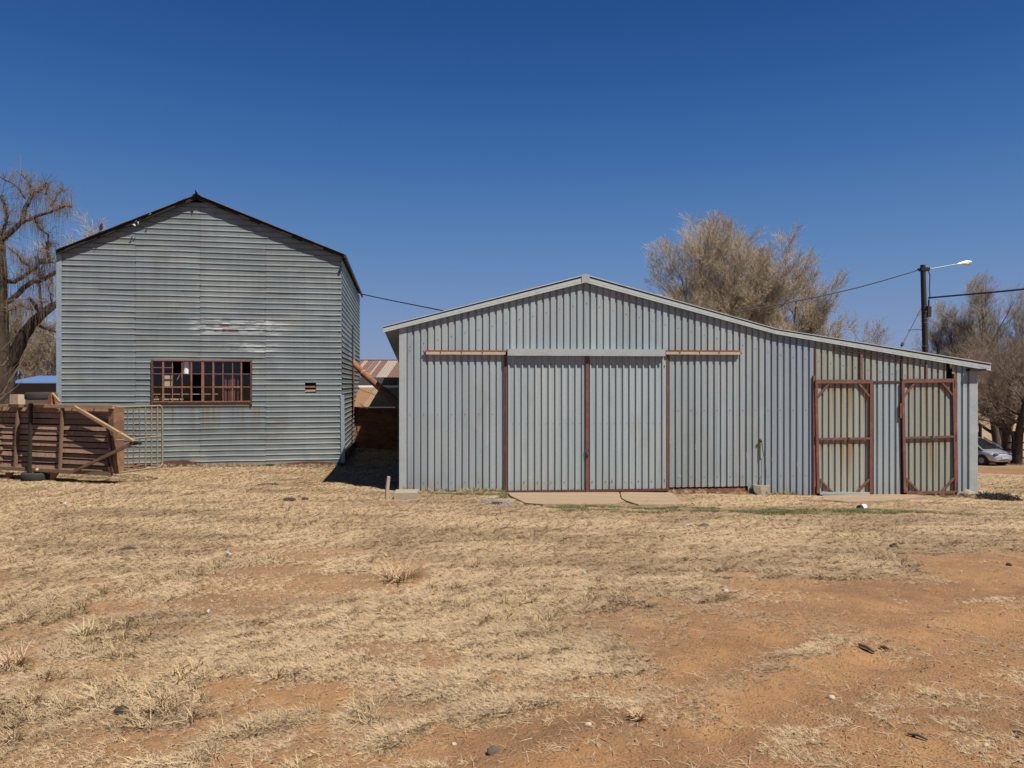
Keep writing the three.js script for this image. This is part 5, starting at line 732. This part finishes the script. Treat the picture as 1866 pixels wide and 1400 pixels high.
// ---------------------------------------------------------------- slabs, blocks, stones and litter
const setDown = (px, py) => { const p = onGround(px, py); return p; };
{ // apron slabs before the sliding doors
  const mk = (label, C, top) => { const o = thing('concrete_apron', label, 'concrete slab', [0, 0, 0]); const P = C.map(([x, y]) => { const q = onGround(x, y); return q; }); const ys = P.map((q) => terrain(q[0], q[2]) + top); const g = new G(), r = rng(P.length + Math.round(C[0][0])); const n = P.length; const ctr = [0, 1, 2].map((k) => P.reduce((s, q) => s + q[k], 0) / n), cy = ys.reduce((a, b) => a + b, 0) / n; for (let i = 0; i < n; i++) { const j = (i + 1) % n, a = [P[i][0], ys[i], P[i][2]], b = [P[j][0], ys[j], P[j][2]]; g.tri([ctr[0], cy, ctr[2]], a, b, [ctr[0], ctr[2]], [a[0], a[2]], [b[0], b[2]]); g.quad([a[0], a[1] - 0.25, a[2]], [b[0], b[1] - 0.25, b[2]], b, a); } mesh('slab', g, M.slab, o); return o; };
  mk('left reddish concrete apron slab before the sliding doors', [[958, 921], [990, 923.5], [1055, 924], [1120, 922.5], [1138, 917], [1130, 912], [1128, 900.5], [926, 901.5], [930, 907]], 0.045);
  mk('right reddish concrete apron slab ending in a slanted edge', [[1141, 916], [1165, 924], [1246, 923], [1236, 912], [1222, 899], [1131, 900], [1133, 911]], 0.04);
  mk('pale rough concrete threshold before the hinged doors', [[1500, 913], [1545, 917.5], [1610, 915], [1700, 906.5], [1720, 900.5], [1500, 905]], 0.03);
}
const block = (name, label, cat, px0, px1, py0, py1, dep, tilt = 0, mat = M.conc) => { const p = onGround(px0, py0), d = -p[2], w = (px1 - px0) / F * d, h = (py0 - py1) / F * d, o = thing(name, label, cat, p, tilt); const g = new G(), r = rng(Math.round(px0)); const j = () => (r() - 0.5) * 0.05; g.hex([[j(), -0.1, 0.03], [w + j(), -0.1, 0.02], [w, -0.1, -dep], [0, -0.1, -dep], [j(), h + j() * 0.5, 0], [w + j(), h + j() * 0.5, 0], [w, h, -dep], [0, h, -dep]]); mesh('block', g, mat, o); return o; };
block('concrete_block', 'pale concrete block under the left front corner of the shed', 'block', 718, 761, 911, 897.5, 0.5, 0.05);
{ // broken footing beside the conduit
  const p = onGround(1393, 908), o = thing('broken_footing', 'broken chunk of concrete under the conduit on the shed front', 'block', SH.world(SH.x(1374), S(1393, 907)[1], 0.05), SH.a); const k = (a, b, z) => { const q = S(a, b, z), w = S(1374, 907, 0); return [q[0] - SH.x(1374), q[1] - S(1393, 907)[1], z]; }; const g = new G(); g.hex([k(1388, 908, 0.35), k(1402, 905, 0.3), k(1402, 905, 0), k(1374, 893, 0.1), k(1373, 884, 0.18), k(1401, 885, 0.3), k(1401, 884, 0), k(1368, 883, 0)]); g.quad(k(1384, 886, 0.3), k(1388, 908, 0.36), k(1373, 896, 0.25), k(1371, 884.5, 0.2)); mesh('chunk', g, M.conc, o);
}
{ const p = onGround(704, 909), o = thing('wooden_stake', 'pale leaning wooden stake stuck in the ground left of the shed', 'stake', p); const d = -p[2]; const g = new G(); g.tube([[0, -0.1, 0], [0.02, 0.25, 0], [4 / F * d, 41 / F * d, 0]], [0.05, 0.045, 0.04], 7); mesh('stake', g, std({ map: woodTile, color: colr(0.62, 0.50, 0.36), roughness: 0.9 }), o); }
const lumpThing = (name, label, cat, px, py, rx, ry, rz, mat, seed, bump = 0.35) => { const p = onGround(px, py), o = thing(name, label, cat, p, seed); const g = new G(); g.ellipsoid([0, ry * 0.2, 0], [rx, ry, rz], seed, bump, 12, 0.6); mesh(name.includes('stone') || name.includes('rubble') ? 'stone' : 'lump', g, mat, o); return o; };
const dung = std({ map: concTile, color: colr(0.05, 0.038, 0.028), roughness: 0.95 }), stoneD = std({ map: concTile, color: colr(0.13, 0.10, 0.075), roughness: 0.9 }), stoneP = std({ map: concTile, color: colr(0.62, 0.55, 0.46), roughness: 0.9 });
lumpThing('dung_pat', 'left of two black dung pats on the straw before the barn', 'dung', 528, 913, 0.13, 0.05, 0.13, dung, 0.21); lumpThing('dung_pat', 'right of two black dung pats on the straw before the barn', 'dung', 556, 912, 0.085, 0.06, 0.1, dung, 0.42); lumpThing('dung_pat', 'dark scattered dung nearest the barn wall, above the two pats', 'dung', 480, 886, 0.34, 0.03, 0.12, dung, 0.63, 0.8);
lumpThing('dung_pat', 'dark flat dung on the grass left of centre, mid field', 'dung', 225, 1005, 0.17, 0.02, 0.1, dung, 0.77, 0.6); lumpThing('dung_pat', 'dark dung on the grass right of the field, below the shed doors', 'dung', 1629, 998, 0.055, 0.05, 0.055, dung, 0.15); lumpThing('dung_pat', 'small dark dung near the right edge of the field', 'dung', 1838, 1032, 0.03, 0.028, 0.03, dung, 0.9);
lumpThing('black_stone', 'black round stone on the soil at lower left', 'stone', 220, 1304, 0.034, 0.032, 0.034, dung, 0.33, 0.25); lumpThing('brown_stone', 'brown split stone at the bottom, just left of centre', 'stone', 898, 1376, 0.028, 0.024, 0.022, stoneD, 0.55, 0.6);
lumpThing('pale_stone', 'pale stone on bare soil right of the bottom centre', 'stone', 1515, 1269, 0.022, 0.014, 0.02, stoneP, 0.61); lumpThing('pale_stone', 'small pale stone near the bottom left of the brown split stone', 'stone', 827, 1345, 0.012, 0.010, 0.012, stoneP, 0.12); lumpThing('pale_stone', 'small flat pale stone on the soil right of centre', 'stone', 1072, 1330, 0.016, 0.008, 0.012, stoneP, 0.22); lumpThing('pale_stone', 'pale chip at the lower right beside the wood splinter', 'stone', 1797, 1361, 0.018, 0.009, 0.012, stoneP, 0.72); lumpThing('dark_stone', 'dark flat stone in the grass below the apron slab', 'stone', 1283, 961, 0.11, 0.05, 0.07, stoneD, 0.47);
lumpThing('dark_stone', 'dark stone on the gravel beside the apron slab', 'stone', 905, 920, 0.13, 0.05, 0.06, dung, 0.27);
{ // litter: a bright can by the hinged doors
  const p = onGround(1570, 930), o = thing('crushed_tin', 'crushed white and black tin on the ground before the hinged doors', 'tin', p, 0.5); const g = new G(); g.tube([[-0.09, 0.05, 0], [0.0, 0.055, 0]], [0.055, 0.06], 12); mesh('black_end', g, M.dark, o); const h = new G(); h.tube([[0.001, 0.055, 0], [0.10, 0.06, 0.02]], [0.06, 0.055], 12); mesh('white_body', h, M.white, o);
}
const stick = (label, a, b, r, mat, dz = 0.01) => { const A = onGround(...a), B = onGround(...b), o = thing('stick', label, 'stick', A); const g = new G(), q = [0, 1, 2].map((k) => B[k] - A[k]); g.tube([[0, r, 0], [q[0] * 0.5, q[1] * 0.5 + r + dz, q[2] * 0.5], [q[0], q[1] + r, q[2]]], [r * 0.7, r, r * 0.6], 6); mesh('stick', g, mat, o); };
stick('dark broken stick lying on the red soil right of centre', [1566, 1183], [1594, 1191], 0.018, M.wood); stick('short dark stick beside the broken one on the red soil', [1604, 1182], [1621, 1186], 0.014, M.wood); stick('grey weathered stick at the bottom right', [1654, 1344], [1691, 1354], 0.009, std({ map: woodTile, color: colr(0.2, 0.17, 0.13), roughness: 0.9 })); stick('pale wood splinter at the lower right edge', [1846, 1335], [1872, 1343], 0.008, std({ map: woodTile, color: colr(0.6, 0.46, 0.27), roughness: 0.9 }));
{ // rubble and dark scrub at the right corner of the shed
  const r = rng(41); for (const [px, py, s, l] of [[1762, 905, 0.3, 'large pale rock under the right corner of the shed'], [1782, 901, 0.16, 'smaller pale rock against the right shed corner']]) { const o = lumpThing('rubble_stone', l, 'rock', px, py, s, s * 0.6, s * 0.7, M.conc, r(), 0.4); }
  const p = onGround(1820, 912), o = thing('dark_brush_pile', 'dark charred brush in a hollow right of the shed corner', 'brush pile', p), g = new G(); for (let i = 0; i < 300; i++) { const x = (r() - 0.5) * 0.42 * (1 + r()) , z = (r() - 0.5) * 0.8, a = r() * 6.28, l = 0.08 + 0.16 * r(); g.tube([[x + (z > 0 ? 0.1 : -0.1), 0.02 + 0.06 * r() - z * 0.1, z], [x + Math.cos(a) * l, 0.04 + r() * 0.18 * (1 - Math.abs(x) * 0.8), z + Math.sin(a) * l]], [0.016, 0.005], 3, false); } mesh('brush', g, M.dark, o);
}
{ // small gravel heap
  const r = rng(43), g = new G(); for (let i = 0; i < 700; i++) { const px = 868 + Math.sqrt(r()) * 66, py = 909 + (r() + r()) * 4 + (px - 868) * 0.12, p = onGround(px, py), s = 0.012 + 0.02 * r(), t = 0.7 + 0.6 * r(); g.col = [t, t, t]; const d = [[s, 0, 0], [0, 0, s], [-s, 0, 0], [0, 0, -s]].map((q) => [p[0] + q[0] * (0.7 + 0.6 * r()), p[1] + 0.005, p[2] + q[2]]), tp = [p[0], p[1] + s * 1.3, p[2]]; for (let k = 0; k < 4; k++) g.tri(d[(k + 1) % 4], d[k], tp); }
  const m = mesh('gravel', g, std({ color: colr(0.27, 0.26, 0.24), roughness: 0.95 })); m.userData.kind = 'stuff'; m.userData.label = 'grey gravel spilled between the block and the apron slab'; m.userData.category = 'gravel';
}

// ---------------------------------------------------------------- grass
function tuftGeo(seed, n, h, lay, w) { // n thin blades, bent over; lay = how far they lie down
  const r = rng(seed), g = new G();
  for (let i = 0; i < n; i++) { const a = r() * 6.28, sp = h * 0.5, bx = (r() - 0.5) * sp, bz = (r() - 0.5) * sp, L = h * (0.5 + 0.9 * r()), el = mix(1.35, 0.12, clamp(lay + (r() - 0.5) * 0.6)), c = Math.cos(a), s = Math.sin(a), ww = w * (0.7 + 0.6 * r()); const P = []; let x = bx, y = -0.004, z = bz, e = el; for (let k = 0; k < 3; k++) { P.push([x, y, z]); const l = L / 2; x += c * Math.cos(e) * l; z += s * Math.cos(e) * l; y += Math.sin(e) * l; e -= 0.2 + 0.7 * r() * (1 - lay); if (y < 0.004) y = 0.004; } const t = 0.7 + 0.5 * r(); g.col = [t, t * (0.95 + 0.08 * r()), t * (0.85 + 0.25 * r())]; const o = [-s * ww / 2, 0.25 * ww, c * ww / 2]; const A = (p, k) => [p[0] + o[0] * k, p[1] + o[1] * k, p[2] + o[2] * k]; g.quad(A(P[0], -1), A(P[0], 1), A(P[1], 0.9), A(P[1], -0.9)); g.tri(A(P[1], -0.9), A(P[1], 0.9), P[2]); }
  for (let i = 0; i < g.p.length; i += 9) { // blades face upwards; their shading leans to the sky as bent, fibrous straw does
    if (g.n[i + 1] < 0) { for (const [A, st] of [[g.p, 3], [g.c, 3]]) for (let q = 0; q < 3; q++) { const a = i + 3 + q, b = i + 6 + q; [A[a], A[b]] = [A[b], A[a]]; } for (let q = 0; q < 9; q++) g.n[i + q] *= -1; }
    for (let k = 0; k < 9; k += 3) { const n = [g.n[i + k], g.n[i + k + 1] + 0.7, g.n[i + k + 2]], l = Math.hypot(...n); for (let q = 0; q < 3; q++) g.n[i + k + q] = n[q] / l; }
  }
  return g.geo();
}
function scatter(name, label, cat, geo, mat, list, colorFn) { const im = new THREE.InstancedMesh(geo, mat, list.length), m = new THREE.Matrix4(), q = new THREE.Quaternion(), e = new THREE.Euler(), c = new THREE.Color(); list.forEach(([x, y, z, s, a, hs, col], i) => { e.set(0, a, 0); q.setFromEuler(e); m.compose(new THREE.Vector3(x, y, z), q, new THREE.Vector3(s, s * hs, s)); im.setMatrixAt(i, m); c.setRGB(...col); im.setColorAt(i, c); }); im.name = numbered(name); im.castShadow = im.receiveShadow = true; im.userData.kind = 'stuff'; im.userData.label = label; im.userData.category = cat; scene.add(im); return im; }
{
  const r = rng(101), mats = std({ color: colr(1, 1, 1), roughness: 0.85, side: THREE.DoubleSide });
  const flat = [], tall_ = [], green = [], lists = [[], [], []];
  const inBuilding = (x, z) => { const sx = (x - SH.ox) * SH.c - (z - SH.oz) * SH.s, sz = (x - SH.ox) * SH.s + (z - SH.oz) * SH.c; if (sx > -0.05 && sx < SW + 0.05 && sz < 0.02) return true; const tx = (x - TB.ox) * TB.c - (z - TB.oz) * TB.s, tz = (x - TB.ox) * TB.s + (z - TB.oz) * TB.c; return tx > -0.05 && tx < TW + 0.1 && tz < 0.0; };
  const slabAt = (x, d) => (x > -0.15 && x < 4.05 && d > 16.55 + (x > 3.6 ? (x - 3.6) * 1.2 : 0) && d < 19) || (x > 8 && x < 10.6 && d > 18.3);
  const N = 640000;
  for (let i = 0; i < N; i++) {
    const t = r(), d = 2.5 * Math.pow(30 / 2.5, Math.pow(t, 0.74)), x = (r() - 0.5) * 2 * (d * 0.74 + 0.4), z = -d; if (inBuilding(x, z) || slabAt(x, d)) continue;
    const m = grassMask(x, z), cl = fbm(x * 2.2 + 8, z * 3.0, 3); const fine = fbm(x * 5.5 + 2, z * 7.5, 2); const den = m * (0.16 + 1.0 * sst(0.34, 0.6, cl * 0.6 + fine * 0.4)); if (r() > den) continue;
    const gm = greenMask(x, z), y = groundY(x, z); const tone = fbm(x * 0.7 + 31, z * 1.1, 3), tt = sst(0.33, 0.62, tone * 0.65 + cl * 0.35) * 0.75 + 0.3 * r();
    let col = mix3([0.38, 0.26, 0.15], [0.72, 0.535, 0.32], clamp(tt)); const far = 1 + 0.03 * Math.max(0, d - 4);
    const trk = m < 0.4 ? 0.65 : 1, s = (0.5 + 0.6 * r() + 0.5 * r() * r() * r()) * far * trk;
    if (gm > 0.25 && r() < gm) { col = mix3([0.10, 0.115, 0.035], [0.22, 0.21, 0.08], r()); green.push([x, y, z, s * 0.75, r() * 6.28, 0.9, col]); continue; }
    lists[Math.floor(r() * 3)].push([x, y, z, s, r() * 6.28, 0.55 + 0.6 * r() * (d < 14 ? 1 : 0.7), col]);
  }
  for (let i = 0; i < 16000; i++) { const t = r(), d = 2.6 * Math.pow(17 / 2.6, t), x = (r() - 0.5) * 2 * (d * 0.74 + 0.3), z = -d, m = grassMask(x, z); const c = fbm(x * 0.9 + 70, z * 1.3 + 8, 3) + (x < -2.5 ? 0.07 : 0) ; if (inBuilding(x, z) || slabAt(x, d) || m < 0.4 || c < 0.56 || r() > sst(0.55, 0.66, c) * 0.4) continue; const tt = r(); tall_.push([x, groundY(x, z), z, 0.7 + 0.7 * r(), r() * 6.28, 0.8 + 0.6 * r(), mix3([0.38, 0.265, 0.15], [0.62, 0.46, 0.265], tt)]); }
  // loose straw scattered on the bare track
  const loose = []; for (let i = 0; i < 15000; i++) { const t = r(), d = 2.5 * Math.pow(14 / 2.5, t), x = (r() - 0.5) * 2 * (d * 0.74 + 0.3), z = -d, m = grassMask(x, z); if (m > 0.6 || r() > 0.25 + 0.6 * sst(0.45, 0.6, fbm(x * 2, z * 3 + 5, 3))) continue; loose.push([x, groundY(x, z) + 0.002, z, 0.5 + 0.6 * r(), r() * 6.28, 0.5, mix3([0.40, 0.28, 0.14], [0.66, 0.5, 0.29], r())]); }
  // weeds and drifted straw along the foot of the walls
  for (let i = 0; i < 2600; i++) { const sh = r() < 0.6, F0 = sh ? SH : TB, wx = r() * (sh ? SW : TW), off = 0.03 + 0.32 * r() * r(), p = F0.world(wx, 0, off); if (slabAt(p[0], -p[2]) || fbm(wx * 2.3, sh ? 3 : 8, 3) < 0.42) continue; const gr = sh && r() < 0.3 * sst(0.45, 0.6, fbm(wx * 0.8, 1, 2)); (gr ? green : tall_).push([p[0], groundY(p[0], p[2]), p[2], 0.7 + 1.1 * r(), r() * 6.28, 0.8 + 0.7 * r(), gr ? mix3([0.12, 0.13, 0.045], [0.25, 0.24, 0.10], r()) : mix3([0.36, 0.25, 0.14], [0.62, 0.45, 0.26], r())]); }
  scatter('dry_grass', 'pale matted dry grass covering the field', 'grass', tuftGeo(1, 16, 0.052, 0.84, 0.0027), mats, lists[0]);
  scatter('dry_grass', 'low brown dry grass mat between the paler straw', 'grass', tuftGeo(2, 15, 0.062, 0.90, 0.0026), mats, lists[1]);
  scatter('dry_grass', 'short bent dry grass blades over the field', 'grass', tuftGeo(3, 16, 0.046, 0.66, 0.0027), mats, lists[2]);
  scatter('tall_dry_grass', 'taller pale tufts standing out of the dry grass', 'grass', tuftGeo(4, 20, 0.085, 0.5, 0.003), mats, tall_);
  scatter('green_grass', 'thin green grass strip in front of the shed', 'grass', tuftGeo(5, 13, 0.09, 0.5, 0.0045), mats, green);
  scatter('loose_straw', 'loose straws scattered over the bare red track', 'straw', tuftGeo(6, 3, 0.075, 0.97, 0.0028), mats, loose);
  // pebbles and crumbs of soil
  const pg = new THREE.DodecahedronGeometry(0.008, 0), peb = []; for (let i = 0; i < 17000; i++) { const t = r(), d = 2.5 * Math.pow(12 / 2.5, t), x = (r() - 0.5) * 2 * (d * 0.74 + 0.3), z = -d; if (r() < grassMask(x, z) * 0.85) continue; const k = 0.5 + 0.9 * r() * r(), q = r(); peb.push([x, groundY(x, z) + 0.001, z, 0.35 + 1.3 * r() * r() * r(), r() * 6.28, 0.6, q < 0.12 ? [0.06, 0.045, 0.035] : [0.38 * k, 0.20 * k, 0.09 * k]]); }
  scatter('pebbles', 'small stones and crumbs of earth on the bare track', 'pebbles', pg, std({ color: colr(1, 1, 1), roughness: 1, vertexColors: false }), peb);
}

// ---------------------------------------------------------------- tussocks and scraps of litter
{
  const brownT = std({ color: colr(0.62, 0.44, 0.26), roughness: 0.9, side: THREE.DoubleSide }), oliveT = std({ color: colr(0.55, 0.45, 0.24), roughness: 0.9, side: THREE.DoubleSide });
  [[722, 1057, 0.3, 'brown broad tussock in the middle of the field, left of a smaller one', brownT, 1.5], [751, 1052, 0.26, 'pale upright end of the broad tussock in mid field', brownT, 0.9], [865, 1036, 0.2, 'small brown upright tussock in mid field below the apron slab', brownT, 0.7], [155, 1164, 0.19, 'olive tussock with dark base at the left of the field', oliveT, 1.1], [22, 1215, 0.2, 'dry tussock at the left edge of the frame', brownT, 1.2], [1165, 1322, 0.10, 'small grey straw tussock where grass meets the bare track', brownT, 0.9]].forEach(([px, py, h, label, m, w], i) => { const o = thing('grass_tussock', label, 'grass tussock', onGround(px, py), i * 1.3); const g = mesh('blades', tuftGeo(70 + i, 110, h * 0.85, 0.5, 0.004), m, o); g.scale.set(w, 1, w); });
  const scrap = (px, py, s, label, c, i) => { const o = thing('litter_scrap', label, 'litter', onGround(px, py), i * 2.1), g = new G(), r = rng(200 + i), P = []; for (let a = 0; a < 7; a++) { const k = s * 0.75 * (0.6 + 0.7 * r()); P.push([Math.cos(a / 7 * 6.283) * k, 0.012 + s * 0.7 * r(), Math.sin(a / 7 * 6.283) * k * 0.7]); } for (let a = 0; a < 7; a++) g.tri([0, 0.02 + s * 0.35, 0], P[(a + 1) % 7], P[a]); mesh('scrap', g, std({ color: colr(...c), roughness: 0.6, side: THREE.DoubleSide }), o); };
  scrap(116, 923, 0.11, 'grey plastic scrap in the straw below the trailer', [0.5, 0.5, 0.52], 1); scrap(458, 1011, 0.05, 'small white paper scrap in the left field', [0.6, 0.57, 0.52], 2); scrap(416, 1013, 0.06, 'grey film scrap left of the small white paper', [0.42, 0.42, 0.45], 3); scrap(382, 1119, 0.05, 'pale crumpled scrap in the straw of the left foreground', [0.45, 0.42, 0.38], 4); scrap(1065, 1051, 0.045, 'pale blue scrap in the straw right of centre', [0.3, 0.45, 0.55], 5); scrap(1320, 1086, 0.045, 'whitish scrap where straw thins towards the track', [0.45, 0.45, 0.46], 6); scrap(1256, 962, 0.09, 'grey crumpled scrap left of the dark flat stone', [0.5, 0.47, 0.42], 7);
}

// ---------------------------------------------------------------- picture
const renderer = new THREE.WebGLRenderer({ antialias: true });
renderer.setSize(1024, 768);
renderer.toneMapping = THREE.LinearToneMapping;
renderer.toneMappingExposure = EXPOSURE;
renderer.shadowMap.enabled = true;
renderer.shadowMap.type = THREE.PCFSoftShadowMap;
renderer.render(scene, camera);
